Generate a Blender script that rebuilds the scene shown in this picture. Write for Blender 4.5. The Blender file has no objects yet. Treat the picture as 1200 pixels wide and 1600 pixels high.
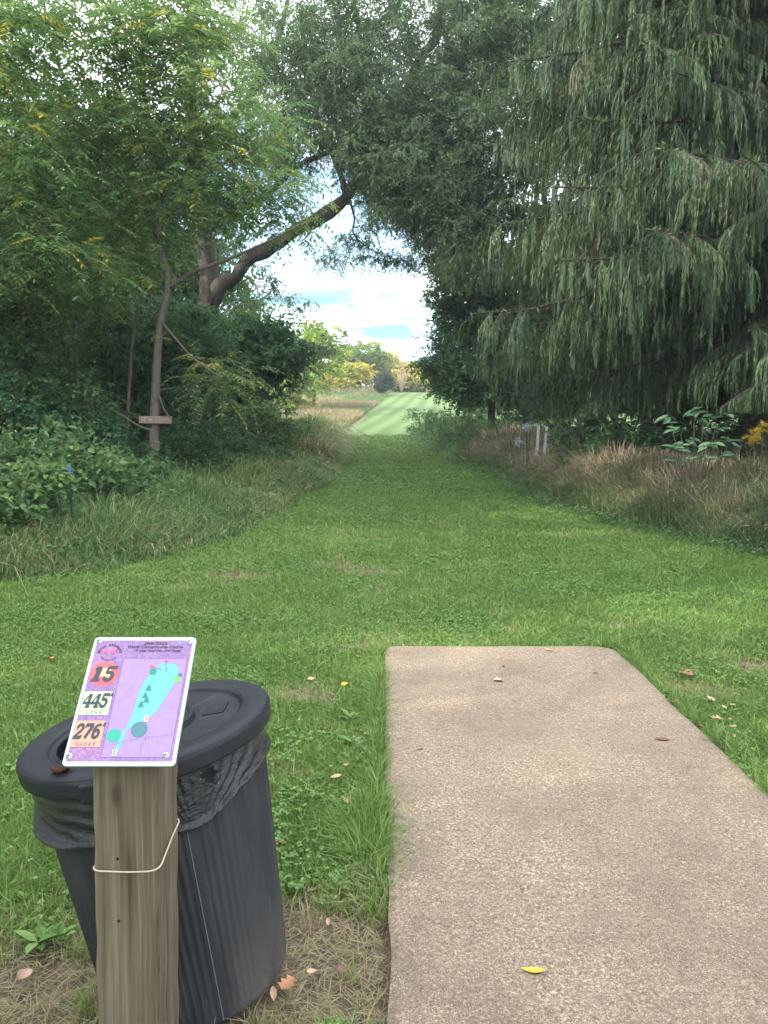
import bpy, math, random
import numpy as np
from mathutils import Vector, Matrix, Euler

# ------------------------------------------------------------------ camera, sky, sun, exposure
scene = bpy.context.scene
COL = scene.collection
CAMH, PITCH, FOC = 1.45, math.radians(6.2), 1200.0      # focal length in pixels of the 1200x1600 photo
cd = bpy.data.cameras.new('camera')
cd.sensor_fit = 'VERTICAL'; cd.sensor_height = 36; cd.lens = 36*FOC/1600
cd.clip_start = .05; cd.clip_end = 3000
cam = bpy.data.objects.new('camera', cd); COL.objects.link(cam)
cam.location = (0, 0, CAMH); cam.rotation_euler = (math.pi/2-PITCH, 0, 0)
scene.camera = cam

SUN_EL, SUN_AZ = math.radians(27), math.radians(-108)     # azimuth measured clockwise from +Y: the sun is left and a little behind
sun_dir = Vector((math.sin(SUN_AZ)*math.cos(SUN_EL), math.cos(SUN_AZ)*math.cos(SUN_EL), math.sin(SUN_EL)))
sd = bpy.data.lights.new('sun', 'SUN'); sd.energy = 2.0; sd.angle = math.radians(.5); sd.color = (1, .93, .8)
so = bpy.data.objects.new('sun', sd); COL.objects.link(so)
so.rotation_euler = sun_dir.to_track_quat('Z', 'Y').to_euler(); so.location = (-60, -20, 60)

world = bpy.data.worlds.new('World'); scene.world = world; world.use_nodes = True
wn, wl = world.node_tree.nodes, world.node_tree.links
wn.clear()
def W(t, **k):
    n = wn.new(t)
    for a, b in k.items(): setattr(n, a, b)
    return n
sky = W('ShaderNodeTexSky', sky_type='NISHITA'); sky.sun_disc = False
sky.sun_elevation = SUN_EL; sky.sun_rotation = SUN_AZ
tc = W('ShaderNodeTexCoord'); sx = W('ShaderNodeSeparateXYZ'); wl.new(tc.outputs['Generated'], sx.inputs[0])
zc = W('ShaderNodeMath', operation='MAXIMUM'); zc.inputs[1].default_value = 0; wl.new(sx.outputs['Z'], zc.inputs[0])
za = W('ShaderNodeMath', operation='ADD'); za.inputs[1].default_value = .22; wl.new(zc.outputs[0], za.inputs[0])
dx = W('ShaderNodeMath', operation='DIVIDE'); wl.new(sx.outputs['X'], dx.inputs[0]); wl.new(za.outputs[0], dx.inputs[1])
dy = W('ShaderNodeMath', operation='DIVIDE'); wl.new(sx.outputs['Y'], dy.inputs[0]); wl.new(za.outputs[0], dy.inputs[1])
cb = W('ShaderNodeCombineXYZ'); wl.new(dx.outputs[0], cb.inputs[0]); wl.new(dy.outputs[0], cb.inputs[1]); cb.inputs[2].default_value = 3.1
nz = W('ShaderNodeTexNoise'); nz.inputs['Scale'].default_value = 1.15; nz.inputs['Detail'].default_value = 7; nz.inputs['Roughness'].default_value = .52
wl.new(cb.outputs[0], nz.inputs['Vector'])
rp = W('ShaderNodeValToRGB'); rp.color_ramp.elements[0].position = .38; rp.color_ramp.elements[1].position = .5
wl.new(nz.outputs['Fac'], rp.inputs[0])
hs = W('ShaderNodeHueSaturation'); hs.inputs['Saturation'].default_value = 1.0; wl.new(sky.outputs[0], hs.inputs['Color'])
mxs = W('ShaderNodeMix', data_type='RGBA'); wl.new(rp.outputs[0], mxs.inputs['Factor'])
wl.new(hs.outputs[0], mxs.inputs[6]); mxs.inputs[7].default_value = (7.0, 7.3, 7.8, 1)
cv = W('ShaderNodeCombineXYZ'); zs = W('ShaderNodeMath', operation='MULTIPLY'); zs.inputs[1].default_value = 4.2; wl.new(sx.outputs['Z'], zs.inputs[0])
wl.new(sx.outputs['X'], cv.inputs[0]); wl.new(sx.outputs['Y'], cv.inputs[1]); wl.new(zs.outputs[0], cv.inputs[2])
nb_ = W('ShaderNodeTexNoise'); nb_.inputs['Scale'].default_value = 4.2; nb_.inputs['Detail'].default_value = 8; nb_.inputs['Roughness'].default_value = .62; wl.new(cv.outputs[0], nb_.inputs['Vector'])
rb = W('ShaderNodeValToRGB'); rb.color_ramp.elements[0].position = .46; rb.color_ramp.elements[1].position = .60; wl.new(nb_.outputs['Fac'], rb.inputs[0])
mb = W('ShaderNodeMix', data_type='RGBA'); wl.new(rb.outputs[0], mb.inputs['Factor']); wl.new(mxs.outputs[2], mb.inputs[6]); mb.inputs[7].default_value = (.70, 1.45, 1.8, 1)
lo = W('ShaderNodeMapRange'); lo.inputs['From Min'].default_value = .16; lo.inputs['From Max'].default_value = .24; lo.inputs['To Min'].default_value = 1; lo.inputs['To Max'].default_value = .0; wl.new(sx.outputs['Z'], lo.inputs[0])
mc = W('ShaderNodeMix', data_type='RGBA'); wl.new(lo.outputs[0], mc.inputs['Factor']); wl.new(mxs.outputs[2], mc.inputs[6]); wl.new(mb.outputs[2], mc.inputs[7])
bg = W('ShaderNodeBackground'); bg.inputs['Strength'].default_value = .15; wl.new(mc.outputs[2], bg.inputs['Color'])
wo = W('ShaderNodeOutputWorld'); wl.new(bg.outputs[0], wo.inputs[0])

scene.view_settings.view_transform = 'Standard'; scene.view_settings.look = 'None'
scene.view_settings.exposure = 2.0; scene.view_settings.gamma = 1.0
scene.render.engine = 'CYCLES'
scene.cycles.max_bounces = 7; scene.cycles.diffuse_bounces = 4; scene.cycles.glossy_bounces = 2
scene.cycles.transmission_bounces = 3; scene.cycles.caustics_reflective = False; scene.cycles.caustics_refractive = False
scene.cycles.use_denoising = True

# ------------------------------------------------------------------ projection and terrain
def ray(px, py):
    u, v = (px-600)/FOC, (800-py)/FOC
    return np.array([u, math.cos(PITCH)+v*math.sin(PITCH), v*math.cos(PITCH)-math.sin(PITCH)])
def at(px, py, Y):
    r = ray(px, py); t = Y/r[1]
    return np.array([r[0]*t, Y, CAMH+r[2]*t])
def vnoise(x, y, sc, seed=0):
    x = np.asarray(x, float)/sc+seed*17.3; y = np.asarray(y, float)/sc-seed*9.1
    xi, yi = np.floor(x), np.floor(y); fx, fy = x-xi, y-yi
    fx = fx*fx*(3-2*fx); fy = fy*fy*(3-2*fy)
    h = lambda a, b: np.modf(np.abs(np.sin(a*127.1+b*311.7+seed*74.7)*43758.5453))[0]
    return (h(xi, yi)*(1-fx)+h(xi+1, yi)*fx)*(1-fy)+(h(xi, yi+1)*(1-fx)+h(xi+1, yi+1)*fx)*fy
def fbm(x, y, sc, seed=0):
    return .55*vnoise(x, y, sc, seed)+.3*vnoise(x, y, sc/2.1, seed+1)+.15*vnoise(x, y, sc/4.7, seed+2)
TY = np.array([-60, 7.2, 13.6, 22.6, 31.7, 40.8, 54.4, 72.5, 90.6, 104, 127, 200, 1500.])
TZ = np.array([0, 0, .11, .36, .70, 1.10, 2.0, 3.5, 5.4, 6.35, 6.6, 6.2, 5])
_ty = np.linspace(-60, 1500, 8000); _tz = np.interp(_ty, TY, TZ)
_k = np.hanning(31); _k /= _k.sum(); _tz = np.convolve(np.pad(_tz, 15, mode='edge'), _k, mode='valid')
def tz(x, y):
    x = np.asarray(x, float); y = np.asarray(y, float)
    z = np.interp(y, _ty, _tz)
    far = np.clip((np.hypot(x, y)-6)/20, 0, 1)
    return z+far*(vnoise(x, y, 5, 3)-.5)*.10+far*(vnoise(x, y, 14, 5)-.5)*.16*(np.abs(x) > -1)
def gnd(px, py):
    r = ray(px, py); t = .5
    for _ in range(6000):
        p = np.array([0, 0, CAMH])+r*t
        if p[2] <= tz(p[0], p[1]): return p
        t *= 1.002
    return p
# the mown lawn's edges (x as a function of y)
LB = [gnd(*q) for q in ((-250, 925), (0, 905), (120, 893), (250, 868), (330, 838), (400, 803), (500, 752), (528, 715), (536, 690), (536, 668))]
RB = [gnd(*q) for q in ((1420, 905), (1200, 866), (1050, 832), (900, 793), (800, 752), (765, 722))] + [gnd(735, 722)] + [gnd(*q) for q in ((690, 703), (650, 680), (640, 668))]
LBY = np.array([p[1] for p in LB]); LBX = np.array([p[0] for p in LB]); RBY = np.array([p[1] for p in RB]); RBX = np.array([p[0] for p in RB])
_o = np.argsort(LBY); LBY, LBX = LBY[_o], LBX[_o]; LBX = LBX-.15*(LBY > 22); _o = np.argsort(RBY); RBY, RBX = RBY[_o], RBX[_o]
_wob = lambda y, s: (fbm(y, y*0+s, 1.3, s)-.5)*.5
def lx(y): return np.where(y < LBY[0], -30, np.interp(y, LBY, LBX))+_wob(y, 11)
def rx(y): return np.where(y < RBY[0], 30, np.interp(y, RBY, RBX))+_wob(y, 23)

# ------------------------------------------------------------------ helpers
def tag(o, label=None, cat=None, group=None, kind=None):
    if label: o['label'] = label
    if cat: o['category'] = cat
    if group: o['group'] = group
    if kind: o['kind'] = kind
    return o
def empty(name, loc=(0, 0, 0), rot=(0, 0, 0)):
    o = bpy.data.objects.new(name, None); COL.objects.link(o); o.location = loc; o.rotation_euler = rot; o.empty_display_size = .1
    return o
def link(name, me, mat=None, parent=None, loc=None, rot=None):
    o = bpy.data.objects.new(name, me); COL.objects.link(o)
    if mat is not None and not me.materials: me.materials.append(mat)
    if parent is not None: o.parent = parent
    if loc is not None: o.location = loc
    if rot is not None: o.rotation_euler = rot
    return o
def npmesh(name, V, FS, tint=None, smooth=False, extra=None):
    """V (n,3); FS list of face index arrays (m,k); tint: per face values in the same order"""
    V = np.asarray(V, np.float32); FS = [np.asarray(f, np.int32) for f in FS if len(f)]
    me = bpy.data.meshes.new(name)
    nl = sum(f.size for f in FS); nf = sum(len(f) for f in FS)
    me.vertices.add(len(V)); me.vertices.foreach_set('co', V.ravel())
    me.loops.add(nl); me.loops.foreach_set('vertex_index', np.concatenate([f.ravel() for f in FS]))
    tot = np.concatenate([np.full(len(f), f.shape[1], np.int32) for f in FS])
    st = np.concatenate([[0], np.cumsum(tot)[:-1]]).astype(np.int32)
    me.polygons.add(nf); me.polygons.foreach_set('loop_start', st)
    me.polygons.foreach_set('use_smooth', np.full(nf, smooth))
    me.update(calc_edges=True)
    if tint is not None:
        a = me.attributes.new('tint', 'FLOAT', 'FACE'); a.data.foreach_set('value', np.asarray(tint, np.float32))
    if extra:
        for k, v in extra.items():
            a = me.attributes.new(k, 'FLOAT', 'POINT'); a.data.foreach_set('value', np.asarray(v, np.float32))
    return me
def unit(v): return v/np.maximum(np.linalg.norm(v, axis=-1, keepdims=True), 1e-9)
def leaf_mesh_arrays(P, D, N, L, Wd, hexa=False, fold=.18):
    n = len(P); D = unit(D); S = unit(np.cross(D, N)); N = unit(np.cross(S, D))
    L = np.broadcast_to(np.asarray(L, float), (n,))[:, None]; Wd = np.broadcast_to(np.asarray(Wd, float), (n,))[:, None]
    if not hexa:
        V = np.stack([P, P+D*L*.42+S*Wd*.5+N*Wd*fold, P+D*L, P+D*L*.42-S*Wd*.5+N*Wd*fold], 1).reshape(-1, 3)
        F = np.arange(n*4).reshape(n, 4)
        return V, F, 1
    V = np.stack([P, P+D*L*.28+S*Wd*.46+N*Wd*fold, P+D*L*.66+S*Wd*.38+N*Wd*fold*.7, P+D*L-N*L*.08,
                  P+D*L*.66-S*Wd*.38+N*Wd*fold*.7, P+D*L*.28-S*Wd*.46+N*Wd*fold], 1).reshape(-1, 3)
    b = np.arange(n)[:, None]*6
    F = np.concatenate([b+[0, 1, 2, 3], b+[0, 3, 4, 5]], 1).reshape(-1, 4)
    return V, F, 2
def rnd3(rng, n): return rng.normal(size=(n, 3))
class Acc:
    def __init__(s): s.V = []; s.F = {}; s.T = {}; s.n = 0
    def add(s, V, F, tint=None):
        F = np.asarray(F); k = F.shape[1]
        s.V.append(V); s.F.setdefault(k, []).append(F+s.n); s.n += len(V)
        s.T.setdefault(k, []).append(np.zeros(len(F)) if tint is None else np.asarray(tint, float)+np.zeros(len(F)))
    def mesh(s, name, smooth=False):
        ks = sorted(s.F)
        return npmesh(name, np.concatenate(s.V), [np.concatenate(s.F[k]) for k in ks], np.concatenate([np.concatenate(s.T[k]) for k in ks]), smooth)
def tube(acc, P, R, sides=6, cap=True, rngn=0, tint=None):
    P = np.asarray(P, float); R = np.broadcast_to(np.asarray(R, float), (len(P),)); n = len(P)
    T = unit(np.gradient(P, axis=0)); a = np.array([0, 0, 1.]) if abs(T[0, 2]) < .9 else np.array([1., 0, 0])
    U = np.empty_like(P); u = unit(np.cross(a, T[0]))
    for i in range(n):
        u = u-T[i]*np.dot(u, T[i]); u = u/max(np.linalg.norm(u), 1e-9); U[i] = u
    Wv = np.cross(T, U); th = np.arange(sides)*2*np.pi/sides
    ring = U[:, None, :]*np.cos(th)[None, :, None]+Wv[:, None, :]*np.sin(th)[None, :, None]
    rr = R[:, None]*(1+rngn*(vnoise(np.arange(n)[:, None]*1.7+P[0, 0]*9, th[None, :]*2, 1, 7)-.5))
    V = (P[:, None, :]+ring*rr[..., None]).reshape(-1, 3)
    i = np.arange(n-1)[:, None]*sides; j = np.arange(sides)[None, :]; k = (j+1) % sides
    F = np.stack([i+j, i+k, i+k+sides, i+j+sides], -1).reshape(-1, 4)
    if cap:
        V = np.concatenate([V, P[:1], P[-1:]]); c0, c1 = n*sides, n*sides+1; b = (n-1)*sides
        jj = np.arange(sides); kk = (jj+1) % sides
        acc.add(V, F, tint)
        off = acc.n-len(V)
        F3 = np.concatenate([np.stack([kk, jj, np.full(sides, c0)], 1), np.stack([b+jj, b+kk, np.full(sides, c1)], 1)])
        acc.F.setdefault(3, []).append(F3+off); acc.T.setdefault(3, []).append(np.zeros(len(F3))+(0 if tint is None else tint))
    else: acc.add(V, F, tint)
def smooth_path(P, n):
    P = np.asarray(P, float); d = np.r_[0, np.cumsum(np.linalg.norm(np.diff(P, axis=0), axis=1))]; s = np.linspace(0, d[-1], n)
    Q = np.stack([np.interp(s, d, P[:, k]) for k in range(P.shape[1])], 1)
    for _ in range(3):
        Q[1:-1] = .25*Q[:-2]+.5*Q[1:-1]+.25*Q[2:]
    return Q

# ------------------------------------------------------------------ materials
class M_:
    def __init__(s, name):
        s.m = bpy.data.materials.new(name); s.m.use_nodes = True; s.t = s.m.node_tree; s.t.nodes.clear()
        s.out = s.n('ShaderNodeOutputMaterial')
    def n(s, t, _in=None, **k):
        x = s.t.nodes.new(t)
        for a, b in k.items(): setattr(x, a, b)
        for a, b in (_in or {}).items():
            if isinstance(b, bpy.types.NodeSocket): s.t.links.new(b, x.inputs[a])
            else: x.inputs[a].default_value = b
        return x
    def l(s, a, b): s.t.links.new(a, b)
    def ramp(s, fac, stops, interp='LINEAR'):
        r = s.n('ShaderNodeValToRGB'); cr = r.color_ramp; cr.interpolation = interp
        while len(cr.elements) < len(stops): cr.elements.new(.5)
        for e, (p, c) in zip(cr.elements, stops): e.position = p; e.color = (*c, 1) if len(c) == 3 else c
        s.l(fac, r.inputs[0]); return r.outputs[0]
    def mix(s, f, a, b, blend='MIX'):
        x = s.n('ShaderNodeMix', data_type='RGBA', blend_type=blend)
        for k, v in ((0, f), (6, a), (7, b)):
            if isinstance(v, bpy.types.NodeSocket): s.l(v, x.inputs[k])
            else: x.inputs[k].default_value = v if k == 0 else ((*v, 1) if len(v) == 3 else v)
        return x.outputs[2]
    def math(s, op, a, b=0., c=None):
        x = s.n('ShaderNodeMath', operation=op)
        for k, v in enumerate((a, b) if c is None else (a, b, c)):
            if isinstance(v, bpy.types.NodeSocket): s.l(v, x.inputs[k])
            else: x.inputs[k].default_value = v
        return x.outputs[0]
    def noise(s, vec=None, scale=5, detail=4, rough=.55, **k):
        x = s.n('ShaderNodeTexNoise', _in={'Scale': scale, 'Detail': detail, 'Roughness': rough})
        if vec is not None: s.l(vec, x.inputs['Vector'])
        return x.outputs['Fac']
    def obj(s, scale=(1, 1, 1)):
        t = s.n('ShaderNodeTexCoord'); m = s.n('ShaderNodeMapping', _in={'Scale': scale}); s.l(t.outputs['Object'], m.inputs[0]); return m.outputs[0]
    def bump(s, h, strength=.4, dist=.01):
        b = s.n('ShaderNodeBump', _in={'Strength': strength, 'Distance': dist}); s.l(h, b.inputs['Height']); return b.outputs[0]
    def pbr(s, col, rough=.7, metal=0, normal=None, spec=.4):
        p = s.n('ShaderNodeBsdfPrincipled', _in={'Roughness': rough, 'Metallic': metal, 'Specular IOR Level': spec})
        if isinstance(col, bpy.types.NodeSocket): s.l(col, p.inputs['Base Color'])
        else: p.inputs['Base Color'].default_value = (*col, 1)
        if normal is not None: s.l(normal, p.inputs['Normal'])
        s.l(p.outputs[0], s.out.inputs[0]); return p
def leafmat(name, stops, trans=.35, rough=.5, spec=.3):
    m = M_(name); a = m.n('ShaderNodeAttribute', attribute_name='tint')
    c = m.ramp(a.outputs['Fac'], stops)
    p = m.pbr(c, rough, spec=spec)
    tr = m.n('ShaderNodeBsdfTranslucent'); tcx = m.mix(.5, c, (.30, .38, .05), 'MIX'); m.l(m.mix(.35, c, tcx), tr.inputs[0])
    mx = m.n('ShaderNodeMixShader', _in={0: trans}); m.l(p.outputs[0], mx.inputs[1]); m.l(tr.outputs[0], mx.inputs[2]); m.l(mx.outputs[0], m.out.inputs[0])
    return m.m
def barkmat(name, c1, c2, sc=6):
    m = M_(name); v = m.obj((1, 1, .22)); n1 = m.noise(v, sc*4, 6, .65); n2 = m.noise(m.obj((1, 1, 1)), sc*.4, 3)
    c = m.mix(n2, m.ramp(n1, [(.35, c1), (.62, c2)]), tuple(x*.75 for x in c2)); m.pbr(c, .9, normal=m.bump(n1, .8, .03), spec=.15); return m.m
def flat(name, col, rough=.6, metal=0, spec=.4):
    m = M_(name); n = m.noise(m.obj(), 60, 3); c = m.mix(n, tuple(x*.88 for x in col), tuple(min(1, x*1.1) for x in col)); m.pbr(c, rough, metal, spec=spec); return m.m

G = {}
G['walnut'] = leafmat('walnut_leaf', [(0, (.075, .155, .060)), (.5, (.165, .28, .105)), (.86, (.27, .36, .13)), (.93, (.48, .40, .05)), (1, (.60, .44, .05))], .5)
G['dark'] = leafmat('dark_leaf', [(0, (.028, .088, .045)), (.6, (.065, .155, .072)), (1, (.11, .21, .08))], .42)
G['mid'] = leafmat('mid_leaf', [(0, (.055, .125, .050)), (.6, (.115, .22, .085)), (1, (.22, .32, .11))], .45)
G['arch'] = leafmat('grey_leaf', [(0, (.060, .115, .065)), (.6, (.115, .185, .100)), (1, (.18, .26, .13))], .5)
G['lime'] = leafmat('lime_leaf', [(0, (.10, .20, .04)), (.5, (.22, .33, .06)), (1, (.42, .46, .07))], .4)  # yellow-green leaf tones of the field and far trees
G['yellow'] = leafmat('yellow_leaf', [(0, (.20, .25, .04)), (.5, (.50, .44, .06)), (1, (.70, .56, .09))], .4)
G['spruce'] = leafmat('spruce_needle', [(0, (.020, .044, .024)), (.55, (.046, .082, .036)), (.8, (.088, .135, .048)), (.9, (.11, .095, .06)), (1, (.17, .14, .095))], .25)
G['cedar'] = leafmat('cedar_needle', [(0, (.02, .045, .02)), (1, (.07, .11, .045))], .15)
G['lawn'] = leafmat('lawn_blade', [(0, (.07, .145, .030)), (.45, (.13, .225, .048)), (.75, (.21, .30, .08)), (.86, (.27, .25, .13)), (1, (.33, .25, .17))], .3)
G['clover'] = leafmat('clover_leaf', [(0, (.075, .17, .035)), (.7, (.145, .255, .062)), (1, (.22, .33, .11))], .3)
G['tall'] = leafmat('tall_grass_blade', [(0, (0.052, 0.124, 0.039)), (.45, (0.117, 0.208, 0.065)), (.7, (0.260, 0.286, 0.117)), (1, (0.494, 0.390, 0.221))], .3)
G['dry'] = leafmat('dry_grass_blade', [(0, (.06, .12, .05)), (.3, (.13, .18, .075)), (.55, (.22, .19, .11)), (.8, (.33, .25, .17)), (1, (.52, .43, .33))], .3)
G['meadow'] = leafmat('meadow_blade', [(0, (.09, .16, .05)), (.4, (.17, .20, .08)), (1, (.36, .26, .16))], .25)
G['red'] = leafmat('red_leaf', [(0, (.12, .02, .02)), (1, (.30, .07, .05))], .35)
G['gold'] = leafmat('goldenrod_flower', [(0, (.45, .30, .02)), (1, (.65, .48, .05))], .3)
G['poke'] = leafmat('broad_leaf', [(0, (.09, .20, .11)), (1, (.17, .29, .15))], .3, .5)
G['weed'] = leafmat('weed_leaf', [(0, (.045, .11, .04)), (.6, (.10, .20, .065)), (1, (.22, .30, .10))], .4)
BARK = barkmat('bark', (.022, .018, .015), (.12, .10, .082))
BARK_G = barkmat('bark_grey', (.07, .055, .045), (.22, .185, .15), 9)
TWIG = flat('twig_bark', (.10, .08, .065), .9)

# ------------------------------------------------------------------ ground sheet
xs = np.unique(np.round(np.concatenate([np.arange(-4, 4, .08), np.arange(-14, 14, .4), np.arange(-60, 60, 3), np.linspace(-900, 900, 30)]), 3))
ys = np.unique(np.round(np.concatenate([np.arange(.6, 8, .08), np.arange(-4, 50, .4), np.arange(-60, 140, 2.), np.linspace(140, 1500, 26)]), 3))
PATCH = [(gnd(px, py), r, s*(.62 if 860 < py < 1010 else 1)) for px, py, r, s in [
    (20, 1560, .42, 1), (150, 1590, .25, .7), (520, 1480, .28, 1), (560, 1560, .3, .9), (440, 1570, .3, .9), (585, 1500, .12, .9), (370, 900, .30, .9), (540, 885, .22, .9), (585, 893, .25, .9),
    (470, 1080, .16, .7), (600, 1000, .22, .8), (560, 1010, .2, .6), (960, 975, .22, .8), (1080, 1075, .2, .6), (480, 1085, .14, .8), (1180, 1040, .2, .7), (300, 915, .3, .5), (1130, 1000, .16, .5), (425, 1190, .1, .5),
    (730, 998, .15, .4), (1050, 985, .3, .35), (640, 992, .15, .6)]]
def dirt(x, y):
    d = np.zeros(np.shape(x))
    for p, r, s in PATCH:
        q = np.hypot((x-p[0])/1.35, (y-p[1]))/r+(fbm(x, y, .09, 31)-.5)*1.3
        d = np.maximum(d, s*np.clip(1.35-q, 0, 1))
    d = np.maximum(d,   .4*np.clip((fbm(x, y, .5, 40)-.68)*8, 0, 1)*(np.hypot(x, y) < 14))
    return d
def cover_brown(x, y):     # dry meadow left of the far fairway
    lane = -2.3+(y-41)*.06
    m = (x < lane-.0) & (y > 44) & (y < 112)
    return m*np.clip((fbm(x, y*1.0, 9, 50)-.47)*6, 0, 1)
XX, YY = np.meshgrid(xs, ys)
ZZ = tz(XX, YY)-.03*np.clip(dirt(XX, YY), 0, 1)
nx, ny = len(xs), len(ys)
i = (np.arange(ny-1)[:, None]*nx+np.arange(nx-1)[None, :]).ravel()
gF = np.stack([i, i+1, i+nx+1, i+nx], 1)
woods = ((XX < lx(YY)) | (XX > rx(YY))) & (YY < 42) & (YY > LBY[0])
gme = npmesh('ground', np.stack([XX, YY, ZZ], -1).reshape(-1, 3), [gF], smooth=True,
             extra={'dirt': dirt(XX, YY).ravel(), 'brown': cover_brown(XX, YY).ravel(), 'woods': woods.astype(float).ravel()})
m = M_('grass_ground')
P = m.obj(); d_ = m.n('ShaderNodeAttribute', attribute_name='dirt').outputs['Fac']; b_ = m.n('ShaderNodeAttribute', attribute_name='brown').outputs['Fac']; w_ = m.n('ShaderNodeAttribute', attribute_name='woods').outputs['Fac']
n1 = m.noise(P, 3, 6); n2 = m.noise(P, 60, 5, .7); n3 = m.noise(P, .35, 4)
gcol = m.mix(n2, (.055, .11, .025), (.12, .195, .055)); gcol = m.mix(m.math('MULTIPLY', n1, .6), gcol, (.10, .15, .04))
# mowing stripes of the far fairway: sheen of blades laid two ways, painted as paler bands
sp = m.n('ShaderNodeSeparateXYZ'); m.l(P, sp.inputs[0])
st = m.math('SINE', m.math('MULTIPLY_ADD', m.math('SUBTRACT', sp.outputs['X'], m.math('MULTIPLY', sp.outputs['Y'], .115)), 4.2, m.math('MULTIPLY', n3, 1.2)))
far = m.n('ShaderNodeMapRange', _in={'From Min': 39.5, 'From Max': 42}); m.l(sp.outputs['Y'], far.inputs[0])  # far lawn tone begins at the shade edge, painting that line crisper
sf = m.math('MULTIPLY', m.math('MULTIPLY_ADD', st, .5, .5), far.outputs[0])
fn1 = m.noise(m.obj((1, .35, 1)), 2.2, 7, .75); fn2 = m.noise(m.obj((1, .25, 1)), 9, 5, .8)
gfar = m.mix(m.ramp(fn2, [(.36, (0, 0, 0)), (.62, (1, 1, 1))]), (.05, .092, .028), (.10, .155, .05)); gfar = m.mix(m.ramp(fn1, [(.45, (0, 0, 0)), (.68, (.7, .7, .7))]), gfar, (.11, .135, .05))
gcol = m.mix(far.outputs[0], gcol, gfar); gcol = m.mix(m.math('MULTIPLY', sf, .75), gcol, (.135, .20, .08))
gcol = m.mix(b_, gcol, m.mix(m.noise(P, 5, 5), (.15, .15, .07), (.27, .23, .12)))
soil = m.mix(m.noise(P, 40, 6, .7), (.075, .052, .04), (.20, .15, .11)); soil = m.mix(m.ramp(m.noise(P, 16, 3), [(.5, (0, 0, 0)), (.62, (1, 1, 1))]), soil, (.24, .19, .12))
gcol = m.mix(m.ramp(d_, [(.15, (0, 0, 0)), (.5, (1, 1, 1))]), gcol, soil)
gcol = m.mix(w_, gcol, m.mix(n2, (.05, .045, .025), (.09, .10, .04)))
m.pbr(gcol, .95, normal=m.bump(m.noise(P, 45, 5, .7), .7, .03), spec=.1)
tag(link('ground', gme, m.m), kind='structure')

# ------------------------------------------------------------------ tee pad
rng = np.random.default_rng(5)
PADZ = .045
def on_pad(px, py):
    r = ray(px, py); t = (PADZ-CAMH)/r[2]; return np.array([r[0]*t, r[1]*t])
pL, pR, pF = on_pad(603, 1010)[0], on_pad(985, 1042)[0]+.03, on_pad(700, 1008)[1]
pNear = -.4
nu, nv = 70, 200
U, Vv = np.meshgrid(np.linspace(0, 1, nu), np.linspace(0, 1, nv))
def padxy(u, v):
    x0 = pL+.012*(fbm(v*5.4, 0*v, .25, 61)-.5)*2; x1 = pR+.012*(fbm(v*5.4, 0*v, .25, 62)-.5)*2
    y1 = pF+.012*(fbm(u*1.5, 0*u, .2, 63)-.5)*2
    # rounded far corners
    y1 = y1-.10*np.clip((u-.90)/.10, 0, 1)**2-.035*np.clip((.04-u)/.04, 0, 1)**2
    y = pNear+(y1-pNear)*v
    x = x0+(x1-x0)*u
    return x, y
X, Y = padxy(U, Vv)
edge = np.minimum(np.minimum(U*(pR-pL), (1-U)*(pR-pL)), (1-Vv)*(pF-pNear))
Z = PADZ+.0035*(fbm(X, Y, .3, 64)-.5)-.010*np.clip(1-edge/.03, 0, 1)**2*(.6+fbm(X, Y, .05, 65))
c = on_pad(632, 1530)
q = np.hypot((X-c[0])/.035, (Y-c[1])/.10)+(fbm(X, Y, .03, 66)-.5)*1.2
Z -= .010*np.clip(1.4-q, 0, 1)
c2 = on_pad(609, 1052); Z -= .012*np.clip(1.3-np.hypot((X-c2[0])/.03, (Y-c2[1])/.03), 0, 1)
c3 = on_pad(607, 1130); Z -= .007*np.clip(1.3-np.hypot((X-c3[0])/.02, (Y-c3[1])/.2)+(fbm(X, Y, .03, 67)-.5), 0, 1)
top = np.stack([X, Y, Z], -1).reshape(-1, 3)
i = (np.arange(nv-1)[:, None]*nu+np.arange(nu-1)[None, :]).ravel(); F = [np.stack([i, i+1, i+nu+1, i+nu], 1)]
per = np.concatenate([np.arange(nu), nu-1+nu*np.arange(1, nv), (nv-1)*nu+np.arange(nu-2, -1, -1), nu*np.arange(nv-2, 0, -1)])
low = top[per].copy(); low[:, 2] = -.1
base = len(top); k = np.arange(len(per)); kn = (k+1) % len(per)
F.append(np.stack([per[kn], per[k], base+k, base+kn], 1))
pme = npmesh('tee_pad', np.concatenate([top, low]), F, smooth=False)
m = M_('worn_concrete'); P = m.obj(); 
agg = m.noise(P, 105, 5, .85); agg2 = m.noise(m.obj((.55, 1, 1)), 75, 5, .7); big = m.noise(P, 1.6, 4); mid = m.noise(P, 9, 5, .65); line = m.noise(m.obj((.08, 1, 1)), 75, 4, .7)
c = m.ramp(agg, [(.40, (.10, .078, .055)), (.47, (.21, .165, .12)), (.53, (.34, .275, .205)), (.62, (.70, .61, .49))])
c = m.mix(m.ramp(agg2, [(.44, (0, 0, 0)), (.60, (.6, .6, .6))]), c, (.20, .165, .13))
c = m.mix(m.ramp(mid, [(.4, (0, 0, 0)), (.7, (.5, .5, .5))]), c, (.22, .185, .15))
c = m.mix(m.ramp(line, [(.48, (0, 0, 0)), (.64, (.22, .22, .22))]), c, (.46, .40, .33))
c = m.mix(m.ramp(big, [(.4, (0, 0, 0)), (.62, (.5, .5, .5))]), c, (.20, .16, .125))
stn = m.noise(P, 3.3, 6, .7); c = m.mix(m.ramp(stn, [(.50, (0, 0, 0)), (.68, (.5, .5, .5))]), c, (.15, .12, .09))
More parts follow.
